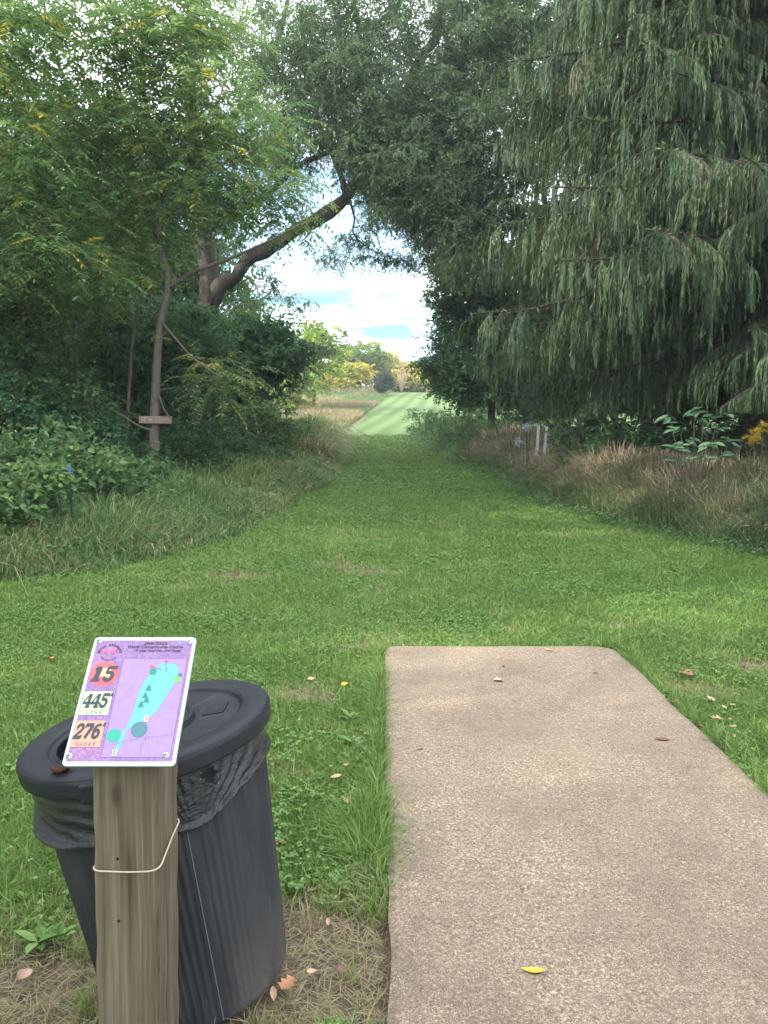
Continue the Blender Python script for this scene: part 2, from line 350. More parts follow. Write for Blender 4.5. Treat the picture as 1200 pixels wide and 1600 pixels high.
spk = m.noise(P, 300, 2, .5); c = m.mix(m.ramp(spk, [(.60, (0, 0, 0)), (.68, (.8, .8, .8))]), c, (.62, .57, .48))
c = m.mix(m.ramp(spk, [(.32, (.7, .7, .7)), (.38, (0, 0, 0))]), c, (.08, .062, .048))
bh = m.math('ADD', agg, m.math('MULTIPLY', line, .3)); c = m.mix(1.0, c, (.84, .785, .72), 'MULTIPLY'); m.pbr(c, .93, normal=m.bump(bh, 1.0, .005), spec=.2)
tag(link('tee_pad', pme, m.m), 'rough tan concrete tee pad set into the mown grass', 'concrete pad')

# ------------------------------------------------------------------ trash can geometry constants (used by the lawn mask)
CAN_TOP = np.array([-.604, 1.8905, .706]); TILT = .175
can_n = unit(np.array([-math.sin(TILT), 0.009, 1.])); CAN_H = .70
CAN_BASE = CAN_TOP-can_n*CAN_H
POST_C = np.array([-.500, 1.487])

# ------------------------------------------------------------------ lawn
def free(x, y):
    ok = ~((x > pL-.0) & (x < pR+.0) & (y < pF) & (y > pNear-.1))
    ok &= np.hypot(x-CAN_BASE[0], y-CAN_BASE[1]) > .225
    ok &= ~((np.abs(x-POST_C[0]) < .085) & (np.abs(y-POST_C[1]) < .085))
    return ok
def blades(acc, x, y, h, w, tint, rng, lean=.45, segs=2, z=None):
    n = len(x); z = tz(x, y) if z is None else z; B = np.stack([x, y, z-.01], 1)
    a = rng.uniform(0, 2*np.pi, n); L = np.abs(rng.normal(0, lean, n))+.1; fd = rng.uniform(0, 2*np.pi, n)
    D = np.stack([np.cos(a), np.sin(a), 0*a], 1); S = np.stack([-np.sin(fd), np.cos(fd), 0*a], 1)*(w/2)[:, None]
    up = np.array([0, 0, 1.])
    def pt(s): return B+up*(h*s*(1-.28*L*s))[:, None]+D*(h*L*s*s)[:, None]
    if segs == 2:
        m1, tp = pt(.55), pt(1.)
        V = np.stack([B-S*.8, B+S*.8, m1+S, m1-S, tp], 1).reshape(-1, 3); b = np.arange(n)[:, None]*5
        acc.add(V, b+[0, 1, 2, 3], tint)
        acc.F.setdefault(3, []).append(b+[3, 2, 4]+acc.n-len(V)); acc.T.setdefault(3, []).append(tint)
    else:
        m0, m1, m2, tp = pt(.35), pt(.65), pt(.87), pt(1.)
        V = np.stack([B-S*.7, B+S*.7, m0+S, m0-S, m1+S*.9, m1-S*.9, m2+S*.55, m2-S*.55, tp-up*(h*L*.18)[:, None]], 1).reshape(-1, 3); b = np.arange(n)[:, None]*9
        acc.add(V, np.concatenate([b+[0, 1, 2, 3], b+[3, 2, 4, 5], b+[5, 4, 6, 7]], 0), np.tile(tint, 3))
        acc.F.setdefault(3, []).append(b+[7, 6, 8]+acc.n-len(V)); acc.T.setdefault(3, []).append(tint)
rng = np.random.default_rng(11)
acc = Acc()
N = 900000
d = np.exp(rng.uniform(math.log(1.25), math.log(41.3), N)); u = rng.uniform(-.62, .62, N); x = u*d+rng.normal(0, .02, N)*d*.2; y = d  # blades stop at the shade edge, so it shows as a crisp line
keep = free(x, y) & (rng.random(N) > dirt(x, y)*1.15) & (x > lx(y)-.5) & (x < rx(y)+.5) & (rng.random(N) < .55+.9*fbm(x, y, .22, 71))
x, y, d = x[keep], y[keep], d[keep]; n = len(x)
dr = dirt(x, y)
tn = .10+.42*fbm(x, y, 1.1, 72)+.30*(fbm(x, y, .16, 73)-.3)+rng.normal(0, .13, n)+.55*dr+(rng.random(n) < .05)*.4
tn = tn+.25*np.clip((fbm(x, y, 3.0, 75)-.5)*3, 0, 1)*(y < 14)
h = (.026+.042*rng.random(n)**1.6)*(1+1.3*np.clip(fbm(x, y, .5, 74)-.5, 0, 1))
# uncut tufts along the pad and round the can
pe = np.minimum(np.abs(x-pL), np.abs(x-pR)); near = (pe < .10) & (y < pF+.1)
h = np.where(near & (rng.random(n) < .5), h*1.7, h); h = np.where((np.hypot(x-CAN_BASE[0], y-CAN_BASE[1]) < .36) & (rng.random(n) < .4), h*1.8, h)
t_ = gnd(590, 1310); h = np.where(np.hypot((x-t_[0])/.16, (y-t_[1])/.25) < 1, h*1.8, h)
blades(acc, x, y, h, np.maximum(.0032, .00125*d)*rng.uniform(.7, 1.3, n), np.clip(tn, 0, 1), rng, .75)
N = 8000; y = rng.uniform(2.15, pF+.05, N); sd_ = rng.random(N) < .5; x = np.where(sd_, pL-.012-.05*rng.random(N), pR+.012+.07*rng.random(N)); kp = rng.random(N) < np.clip((fbm(y, x, .22, 79)-.35)*4, .05, 1); x, y = x[kp], y[kp]; n = len(x)
blades(acc, x, y, rng.uniform(.05, .12, n), np.full(n, .0035), np.clip(rng.normal(.45, .22, n), 0, 1), rng, 1.0, 3)
N = 26000; d = np.exp(rng.uniform(math.log(1.25), math.log(14), N)); x = rng.uniform(-.62, .62, N)*d; y = d; kp = free(x, y) & (dirt(x, y) < .3) & (x > lx(y)) & (x < rx(y)) & (rng.random(N) < np.clip((fbm(x, y, .4, 78)-.45)*5, .03, 1)); x, y, d = x[kp], y[kp], d[kp]; n = len(x)
blades(acc, x, y, rng.uniform(.06, .11, n), np.maximum(.0035, .0011*d), np.clip(rng.normal(.5, .2, n), 0, 1), rng, .9, 3)
# straw thatch lying on the bare patches
N = 90000
d = np.exp(rng.uniform(math.log(1.25), math.log(12), N)); x = rng.uniform(-.62, .62, N)*d; y = d
keep = free(x, y) & (rng.random(N) < dirt(x, y)*1.5); x, y, d = x[keep], y[keep], d[keep]; n = len(x)
P0 = np.stack([x, y, tz(x, y)-.018+.02*rng.random(n)], 1); a = rng.uniform(0, 6.28, n); D0 = np.stack([np.cos(a), np.sin(a), rng.normal(.1, .2, n)], 1)
V, F, _ = leaf_mesh_arrays(P0, D0, np.tile([0, 0, 1.], (n, 1))+.5*rnd3(rng, n), rng.uniform(.03, .08, n), np.maximum(.0028, .0010*d)); acc.add(V, F, rng.uniform(.80, 1, n))
tag(link('mown_grass', acc.mesh('mown_grass'), G['lawn']), 'short mown green lawn grass running down the fairway', 'grass', kind='stuff')
# clover and small broad leaves in the lawn
acc = Acc(); N = 120000
d = np.exp(rng.uniform(math.log(1.25), math.log(20), N)); x = rng.uniform(-.62, .62, N)*d; y = d
msk = np.clip((fbm(x, y, .7, 81)-.50)*6, .05, 1)
keep = free(x, y) & (rng.random(N) < msk) & (dirt(x, y) < .5) & (x > lx(y)-.4) & (x < rx(y)+.4); x, y, d = x[keep], y[keep], d[keep]; n = len(x)
P0 = np.stack([x, y, tz(x, y)+.015+.03*rng.random(n)], 1); a = rng.uniform(0, 6.28, n)
for kk in range(3):
    aa = a+kk*2.094; D0 = np.stack([np.cos(aa), np.sin(aa), rng.normal(.0, .25, n)], 1)
    V, F, r_ = leaf_mesh_arrays(P0, D0, np.tile([0, 0, 1.], (n, 1))+.25*rnd3(rng, n), np.maximum(.012, .0024*d)*rng.uniform(.8, 1.3, n), np.maximum(.011, .0022*d)*rng.uniform(.8, 1.3, n), False, .1); acc.add(V, F, np.clip(rng.normal(.5, .25, n), 0, 1))
tag(link('clover', acc.mesh('clover'), G['clover']), 'patches of low clover growing through the mown grass', 'clover', kind='stuff')

# ------------------------------------------------------------------ trees and shrubs
def sprays(C, R, T, K, rng, droop=.3, flatz=.6):
    C = np.repeat(C, T, 0); n = len(C); E = rnd3(rng, n)*np.array([1, 1, flatz])*np.asarray(R)*.62
    E[:, 2] -= droop*np.abs(rng.normal(0, .5, n))*R
    tw = unit(E); Ck = np.repeat(C, K, 0); Ek = np.repeat(E, K, 0); tk = np.repeat(tw, K, 0)
    s = np.tile((np.arange(K)+.5)/K, n)[:, None]; s = .18+.85*s; P = Ck+Ek*s; P[:, 2] -= droop*R*.5*s[:, 0]**2
    D = unit(.75*tk+.75*rnd3(rng, n*K)*np.array([1, 1, .6])+np.array([0, 0, -droop]))
    Nn = unit(np.array([0, 0, 1.])+.55*rnd3(rng, n*K)); return P, D, Nn, C, E
def fronds(C, R, T, rng, L=.36, pairs=6, droop=.5):
    C = np.repeat(C, T, 0); n = len(C); off = rnd3(rng, n)*np.array([1, 1, .7])*R*.5; B = C+off
    D = unit(off*1.2+rnd3(rng, n)*.25*R+np.array([0, 0, .15*R])); D[:, 2] *= .5; D = unit(D)
    Lf = L*rng.uniform(.6, 1.2, n); dr = droop*rng.uniform(.5, 1.5, n)
    side = unit(np.cross(D, [0, 0, 1.])); Ps, Ds, Ns, fr = [], [], [], []
    for k in range(pairs):
        s = .18+.82*k/(pairs-1)
        P = B+D*(Lf*s)[:, None]-np.array([0, 0, 1.])*(Lf*dr*s*s)[:, None]; tg = unit(D-np.array([0, 0, 1.])*(2*dr*s)[:, None]*.8)
        for sg in (-1, 1):
            Ps.append(P); Ds.append(unit(side*sg*.85+tg*.55+np.array([0, 0, -.25])+.12*rnd3(rng, n))); Ns.append(unit(np.array([0, 0, 1.])+.2*rnd3(rng, n))); fr.append(np.arange(n))
    return np.concatenate(Ps), np.concatenate(Ds), np.concatenate(Ns), np.concatenate(fr), B, D, Lf, dr
def grow(acc, skel, A, rng, rmax=.035, rtip=.006, sag=.08, wroot=.35, sides=5):
    """skel: list of (points, radii); every attractor in A is joined to the nearest limb by a bent branch"""
    nodes, rad, dist = [], [], []
    for Pts, Rr in skel:
        dd = np.r_[0, np.cumsum(np.linalg.norm(np.diff(Pts, axis=0), axis=1))]
        nodes += list(Pts); rad += list(Rr); dist += list(dd+ (0 if not dist else min(dist[int(np.argmin(np.linalg.norm(np.array(nodes[:len(dist)])-Pts[0], axis=1)))], 99)))
    nodes = np.array(nodes); rad = np.array(rad); dist = np.array(dist)
    dm = np.array([np.min(np.linalg.norm(nodes-a, axis=1)) for a in A]); 
    for a in A[np.argsort(dm)]:
        dv = np.linalg.norm(nodes-a, axis=1); sc = dv+wroot*dist*.3+ (nodes[:, 2] > a[2]+.3*dv)*dv*.8
        j = int(np.argmin(sc)); p = nodes[j]; Ld = np.linalg.norm(a-p)
        if Ld < .05: continue
        ns = 5; t = np.linspace(0, 1, ns+1)[:, None]
        mid = p+(a-p)*.5+rng.normal(0, .10, 3)*Ld+np.array([0, 0, sag*Ld])
        Q = (1-t)**2*p+2*t*(1-t)*mid+t*t*a; r0 = min(rad[j]*.75, rtip+rmax*Ld*.35); R = r0+(rtip-r0)*t[:, 0]
        tube(acc, Q, R, sides, cap=False)
        nodes = np.concatenate([nodes, Q[1:]]); rad = np.concatenate([rad, R[1:]]); dist = np.concatenate([dist, dist[j]+Ld*t[1:, 0]])
def ell(rng, n, c, r, shell=.35):
    v = unit(rnd3(rng, n)); q = (shell+(1-shell)*rng.random(n))**.7; return np.array(c)+v*q[:, None]*np.array(r)
def pix_blobs(rng, blobs, Y0, Y1):
    """attractors in crown lobes given by the direction they are seen in and their distance range"""
    out = []
    for px, py, rx_, ry_, n in blobs[:]:
        Yc = (Y0+Y1)/2; c = at(px, py, Yc); sx_ = rx_*Yc/FOC; sz_ = ry_*Yc/FOC
        out.append(ell(rng, n, c, (sx_, (Y1-Y0)/2, sz_), .1))
    return np.concatenate(out)
def skel_path(pts, Y, r0, r1, n=None):
    P = np.array([at(p[0], p[1], p[2] if len(p) > 2 else Y) for p in pts]); n = n or len(P)*4; Q = smooth_path(P, n)
    s = np.linspace(0, 1, n); return Q, r0+(r1-r0)*s**.8
def foliage(acc, A, R, T, K, L, Wd, rng, droop=.3, hexa=False, tint=(.5, .2), var=.8, flatz=.6, twigs=None):
    P, D, Nn, C, E = sprays(A, R, T, K, rng, droop, flatz); n = len(P)
    ct = np.repeat(rng.normal(0, tint[1]*.8, len(A)), T*K)
    tn = np.clip(tint[0]+ct+rng.normal(0, tint[1], n), 0, 1)
    V, F, r_ = leaf_mesh_arrays(P, D, Nn, L*rng.uniform(1-var*.5, 1+var*.5, n), Wd*rng.uniform(.75, 1.2, n), hexa); acc.add(V, F, np.repeat(tn, r_))
    if twigs is not None:
        for c, e in list(zip(C, E))[::3]: tube(twigs, np.array([c, c+e*.5, c+e*1.0-np.array([0, 0, droop*R*.3])]), [.006, .0045, .003], 3, cap=False)
def compound(acc, A, R, T, rng, L=.36, pairs=6, lw=(.085, .026), droop=.5, tint=(.45, .16), yellow=.04, twigs=None):
    P, D, Nn, fr, B, D0, Lf, dr = fronds(A, R, T, rng, L, pairs, droop); nf = len(B); n = len(P)
    base = tint[0]+np.repeat(rng.normal(0, tint[1], len(A)), T); base = np.where(rng.random(nf) < yellow, .97, np.clip(base, 0, .85))
    tn = np.clip(base[fr]+rng.normal(0, .06, n), 0, 1)
    V, F, r_ = leaf_mesh_arrays(P, D, Nn, lw[0]*rng.uniform(.75, 1.2, n), lw[1]*rng.uniform(.8, 1.2, n), False, .1); acc.add(V, F, tn)
    # the leaf stalks as thin slivers
    V, F, r_ = leaf_mesh_arrays(B, D0-np.array([0, 0, 1.])*(dr*.6)[:, None], unit(np.cross(D0, [0, 0, 1.])+.01), Lf, .008, False, 0); acc.add(V, F, np.clip(base, 0, .9))
def plant(name, label, cat, loc, wood, crown, cmat, group=None, bark=None, crown_name='crown', wood_name='trunk'):
    r = empty(name, loc); tag(r, label, cat, group)
    inv = np.array(loc, float)
    for acc_, nm, mt in ((wood, wood_name, bark or BARK), (crown, crown_name, cmat)):
        if acc_ is None or not acc_.V: continue
        acc_.V = [v-inv for v in acc_.V]; link(nm, acc_.mesh(nm, smooth=(nm == wood_name)), mt, r)
    return r
def copy_tree(o, loc, rz, sc=1., label=None, group=None):
    c = o.copy(); COL.objects.link(c); c.location = loc; c.rotation_euler = (0, 0, rz); c.scale = (sc, sc, sc)
    if label: c['label'] = label
    if group: c['group'] = group
    for ch in list(o.children):
        k = ch.copy(); COL.objects.link(k); k.parent = c
    return c

# --- young walnut with the direction board
rng = np.random.default_rng(21)
YW = 14.4
wb = at(240, 768, YW); wb[2] = tz(wb[0], wb[1])
wood, crown = Acc(), Acc()
tr = skel_path([(240, 775), (240, 700), (243, 600), (248, 520), (256, 480), (266, 450), (258, 410), (247, 372), (252, 340), (258, 322)], YW, .108, .055, 40); tr[0][0][2] = wb[2]-.2
tube(wood, tr[0], tr[1], 12, rngn=.15)
sk = [tr]
for pts, a, b in [([(266, 450, 14.4), (300, 424, 14.1), (350, 408, 13.8), (415, 380, 13.5), (470, 350, 13.3)], .05, .015),
                  ([(247, 372, 14.4), (235, 330, 14.2), (205, 290, 14), (150, 240, 13.8), (118, 190, 13.6), (90, 170, 13.5)], .05, .012),
                  ([(258, 322, 14.4), (250, 270, 14.5), (234, 190, 14.6), (216, 100, 14.6), (240, 10, 14.7), (262, -70, 14.8)], .065, .015),
                  ([(256, 322, 14.4), (290, 270, 14.8), (330, 200, 15), (350, 130, 15.2)], .045, .012),
                  ([(246, 610, 14.4), (256, 640, 14.2), (270, 660, 14.1)], .02, .008),
                  ([(250, 500, 14.4), (300, 560, 13.8), (345, 590, 13.5)], .03, .008)]:
    q = skel_path(pts, YW, a, b); tube(wood, q[0], q[1], 7); sk.append(q)
A = pix_blobs(rng, [(230, 70, 130, 90, 80), (280, 20, 100, 60, 40), (140, 200, 110, 90, 60), (320, 190, 110, 90, 75), (230, 240, 140, 60, 50), (390, 300, 100, 42, 26), (455, 312, 55, 28, 7), (210, 330, 140, 50, 40), (320, 300, 90, 60, 30), (330, 590, 55, 40, 16), (120, 300, 80, 60, 20), (180, -40, 120, 30, 12)], 12.6, 16.2)
grow(wood, sk, A, rng, .03, .005, .05)
compound(crown, A, .48, 9, rng, .44, 6, (.125, .042), .5, (.48, .18), .04)
walnut = plant('walnut_tree', 'young walnut tree with feathery light green leaves carrying the small wooden board', 'tree', wb, wood, crown, G['walnut'], bark=BARK_G)

# --- old tree whose limb arches over the fairway
rng = np.random.default_rng(22)
YA = 25.5
ab = at(325, 640, YA); ab[2] = tz(ab[0], ab[1]); wood, crown = Acc(), Acc()
t1 = skel_path([(330, 700), (328, 600), (325, 520), (324, 470), (330, 440), (318, 380), (312, 340), (306, 260), (296, 150), (300, 30), (310, -120)], YA, .46, .10, 44); t1[0][0][2] = ab[2]-.3
limb = skel_path([(330, 475, 25.5), (343, 446, 25.4), (385, 406, 25.2), (430, 380, 25), (470, 362, 24.8), (520, 334, 24.5), (560, 300, 24.2), (600, 250, 24), (628, 190, 24), (655, 110, 24), (690, 20, 24), (720, -80, 24)], YA, .255, .10, 52)
limb[0][3:] += np.cumsum(rng.normal(0, .035, (49, 3)), 0); limb[0][3:] += .05*np.sin(np.arange(49)[:, None]*np.array([.9, .7, 1.1])+np.array([0, 1, 2.]))
tube(wood, t1[0], t1[1], 14, rngn=.45); tube(wood, limb[0], limb[1]*(1+.12*np.sin(np.arange(52)*.8)), 12, rngn=.5); sk = [t1, limb]
for pts, a, b in [([(312, 350), (370, 330), (425, 300), (452, 268), (480, 250), (530, 232), (580, 215)], .16, .05), ([(545, 318, 24.4), (535, 280), (520, 240), (500, 200), (480, 120), (470, 30)], .11, .03),
                  ([(560, 300, 24.3), (640, 250), (700, 230), (740, 200), (800, 180)], .13, .03), ([(600, 250, 24), (660, 300, 24), (690, 370, 24), (700, 420, 24)], .08, .02), ([(655, 110, 24), (740, 90), (800, 40)], .1, .03),
                  ([(306, 260), (360, 190), (420, 110), (450, 10), (460, -100)], .16, .05), ([(628, 190, 24), (590, 130), (560, 60), (550, -40)], .1, .03), ([(548, 318, 24.4), (556, 345), (548, 362), (570, 385), (600, 400)], .04, .01)]:
    q = skel_path(pts, 24.5, a, b); tube(wood, q[0], q[1], 8, rngn=.2); sk.append(q)
A = pix_blobs(rng, [(600, 40, 150, 90, 150), (500, 60, 120, 90, 130), (640, 180, 110, 80, 180), (730, 120, 110, 100, 170), (720, 260, 90, 80, 150), (560, 170, 85, 75, 120), (470, 160, 80, 75, 90), (440, 240, 80, 50, 50),
                    (690, 340, 60, 50, 70), (712, 400, 42, 45, 50), (745, 330, 60, 60, 60), (390, 90, 90, 90, 90), (650, 270, 80, 45, 90), (570, 240, 60, 38, 40), (600, -50, 180, 40, 40), (830, 60, 80, 100, 100), (760, 10, 90, 80, 90), (400, -30, 110, 40, 26), (780, 200, 70, 80, 80), (612, 300, 50, 30, 46), (655, 325, 45, 32, 36), (560, 262, 40, 30, 22), (575, 352, 40, 12, 7)], 20.5, 27)
A2 = pix_blobs(rng, [(425, 428, 34, 30, 7), (455, 470, 32, 22, 5), (400, 470, 40, 40, 14), (350, 330, 60, 60, 16), (605, 400, 50, 18, 16), (520, 400, 34, 12, 9), (565, 372, 50, 16, 10), (655, 408, 26, 22, 8), (640, 345, 36, 24, 10)], 23.5, 26)
grow(wood, sk, np.concatenate([A, A2]), rng, .03, .008, .04)
foliage(crown, A, .60, 15, 13, .10, .036, rng, .45, tint=(.5, .2))
foliage(crown, A2, .5, 11, 11, .095, .036, rng, .45, tint=(.3, .2))
plant('old_tree', 'old leaning tree whose thick rough limb arches over the mown lane', 'tree', ab, wood, crown, G['arch'])

# --- generic builders for shrubs and small trees
def shrub(name, label, px, Y, w, h, n, L, Wd, mat, seed, cat='shrub', group=None, hexa=False, T=9, K=9, R=.32, tint=(.5, .2), stems=7, low=.12, X=None, droop=.25, comp=False):
    rg = np.random.default_rng(seed); X = (px-600)/FOC*Y*1.0 if X is None else X; z = float(tz(X, Y)); b = np.array([X, Y, z])
    wood, crown = Acc(), Acc(); A = ell(rg, n*2, b+[0, 0, h*.52], (w/2, w/2*.85, h*.5), .25)
    A[:, :2] += (rg.normal(0, w*.05, (len(A), 2))); A = A[A[:, 2] > z+h*low][:n]; sk = []
    for k in range(stems):
        a = rg.uniform(0, 6.28); q = rg.uniform(.15, .6); e = b+[math.cos(a)*w*.35*q*1.5, math.sin(a)*w*.3*q*1.5, h*rg.uniform(.45, .8)]
        Q = smooth_path(np.array([b+[math.cos(a)*.08*w*.3, math.sin(a)*.08*w*.3, -.1], b+(e-b)*.5+[0, 0, h*.08], e]), 8); Rr = np.linspace(.012+.008*h, .006, 8); tube(wood, Q, Rr, 5, cap=False); sk.append((Q, Rr))
    grow(wood, sk, A, rg, .02, .004, .06, sides=4)
    if comp: compound(crown, A, R, T, rg, .34, 5, (L, Wd), droop, tint, comp)
    else: foliage(crown, A, R, T, K, L, Wd, rg, droop, hexa, tint)
    return plant(name, label, cat, b, wood, crown, mat, group, BARK if h > 2.5 else TWIG, 'crown' if cat == 'tree' else 'foliage', 'trunk' if cat == 'tree' else 'stems')
def small_tree(name, label, px, Y, blobs, Y0, Y1, trunk, r, mat, seed, T=12, K=12, R=.55, L=.10, Wd=.06, tint=(.5, .2), bark=None, hexa=False, comp=None, droop=.3, limbs=()):
    rg = np.random.default_rng(seed); X = (px-600)/FOC*Y; b = np.array([X, Y, float(tz(X, Y))]); wood, crown = Acc(), Acc()
    t = skel_path(trunk, Y, r, r*.35, 24); t[0][0] = b-[0, 0, .2]; t[0][1] = (t[0][0]+t[0][2])/2; tube(wood, t[0], t[1], 9, rngn=.25); sk = [t]
    for pts in limbs:
        q = skel_path(pts, Y, r*.45, r*.12); tube(wood, q[0], q[1], 6); sk.append(q)
    A = pix_blobs(rg, blobs, Y0, Y1); A = A[A[:, 2] > b[2]+.25]; grow(wood, sk, A, rg, .03, .006, .05)
    if comp is not None: compound(crown, A, R, T, rg, .38, 6, (L, Wd), droop, tint, comp)
    else: foliage(crown, A, R, T, K, L, Wd, rg, droop, hexa, tint)
    return plant(name, label, 'tree', b, wood, crown, mat, bark=bark)

# dark leafy trees on the left, below the arch
small_tree('leafy_tree', 'dark green leafy tree left of the sky opening, below the arching limb', 395, 23,
           [(385, 570, 80, 70, 95), (415, 555, 48, 50, 60), (462, 552, 26, 26, 16), (330, 600, 70, 70, 70), (385, 630, 45, 40, 40), (340, 520, 60, 40, 45), (410, 510, 50, 30, 30), (365, 660, 60, 35, 40)], 21, 25, [(395, 720), (392, 600), (385, 520)], .14, G['dark'], 31, L=.11, Wd=.075, T=12, K=11, R=.48, tint=(.5, .22))
small_tree('leafy_tree', 'dark leafy tree directly behind the board on the walnut trunk', 235, 18.5,
           [(230, 560, 100, 90, 90), (150, 600, 90, 80, 70), (300, 520, 60, 60, 40), (240, 660, 90, 60, 50), (180, 470, 90, 60, 45)], 16.5, 20.5, [(235, 760), (225, 600), (220, 460)], .12, G['dark'], 32, L=.105, Wd=.065, T=12, K=10, R=.45, tint=(.55, .22))
small_tree('leafy_tree', 'shaded leafy tree at the left edge behind the brambles', 40, 13.5,
           [(40, 560, 100, 90, 80), (110, 640, 80, 50, 40), (-40, 640, 90, 80, 50), (20, 470, 90, 70, 50)], 12, 15.5, [(40, 760), (50, 600), (40, 450)], .09, G['mid'], 33, L=.085, Wd=.055, T=11, K=10, R=.36, tint=(.45, .22), hexa=False)
small_tree('walnut_tree', 'light green feathery tree filling the upper left corner', -60, 13,
           [(20, 90, 100, 110, 60), (-40, 250, 110, 110, 50), (70, 370, 90, 70, 45), (20, 450, 80, 50, 28), (60, 250, 60, 70, 26), (150, 420, 60, 30, 14), (60, -30, 120, 40, 14)], 11, 14.5, [(-70, 800), (-60, 500), (-40, 250), (-20, 50)], .16, G['walnut'], 34,
           T=9, R=.48, L=.125, Wd=.042, comp=.04, droop=.5, tint=(.4, .18), bark=BARK_G, limbs=[[(-60, 500), (0, 430), (80, 370), (140, 400)], [(-50, 330), (0, 240), (50, 200)]])
small_tree('young_tree', 'thin pale young tree with narrow leaves, left of the walnut trunk', 200, 16,
           [(150, 440, 60, 40, 20), (200, 400, 60, 50, 24), (120, 480, 60, 30, 12), (230, 340, 40, 40, 12)], 15, 17, [(196, 700), (206, 540), (218, 470), (222, 380)], .05, G['walnut'], 35, T=10, R=.38, L=.1, Wd=.03, comp=.10, droop=.4, tint=(.6, .18), bark=BARK_G)
shrub('vine', 'red leaved vine climbing among the trees at the left edge', 68, 15.4, 1.2, 6.3, 26, .09, .06, G['red'], 36, cat='vine', T=7, K=6, R=.35, stems=3, low=.6)

# dark trees right of the opening
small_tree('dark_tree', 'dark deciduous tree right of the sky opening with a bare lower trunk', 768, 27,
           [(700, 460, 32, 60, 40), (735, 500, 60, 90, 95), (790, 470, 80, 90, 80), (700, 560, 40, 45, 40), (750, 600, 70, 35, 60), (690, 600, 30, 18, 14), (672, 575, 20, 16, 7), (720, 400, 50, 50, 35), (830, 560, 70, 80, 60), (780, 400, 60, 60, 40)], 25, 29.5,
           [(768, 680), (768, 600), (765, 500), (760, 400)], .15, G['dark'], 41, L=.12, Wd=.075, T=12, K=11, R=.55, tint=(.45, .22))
small_tree('dark_tree', 'broadleaf tree with bright sky gaps between the arch and the spruce', 860, 24,
           [(820, 260, 60, 60, 34), (840, 170, 50, 60, 20), (790, 330, 60, 40, 26), (880, 200, 60, 60, 22), (860, 340, 70, 60, 36), (870, 450, 80, 60, 50), (900, 550, 80, 60, 50), (800, 60, 60, 60, 30), (880, 80, 60, 60, 30), (920, -20, 90, 60, 30), (800, -40, 80, 60, 30)], 22, 26,
           [(860, 700), (860, 500), (850, 300), (850, 150)], .16, G['mid'], 42, L=.12, Wd=.08, T=11, K=10, R=.5, tint=(.5, .25))

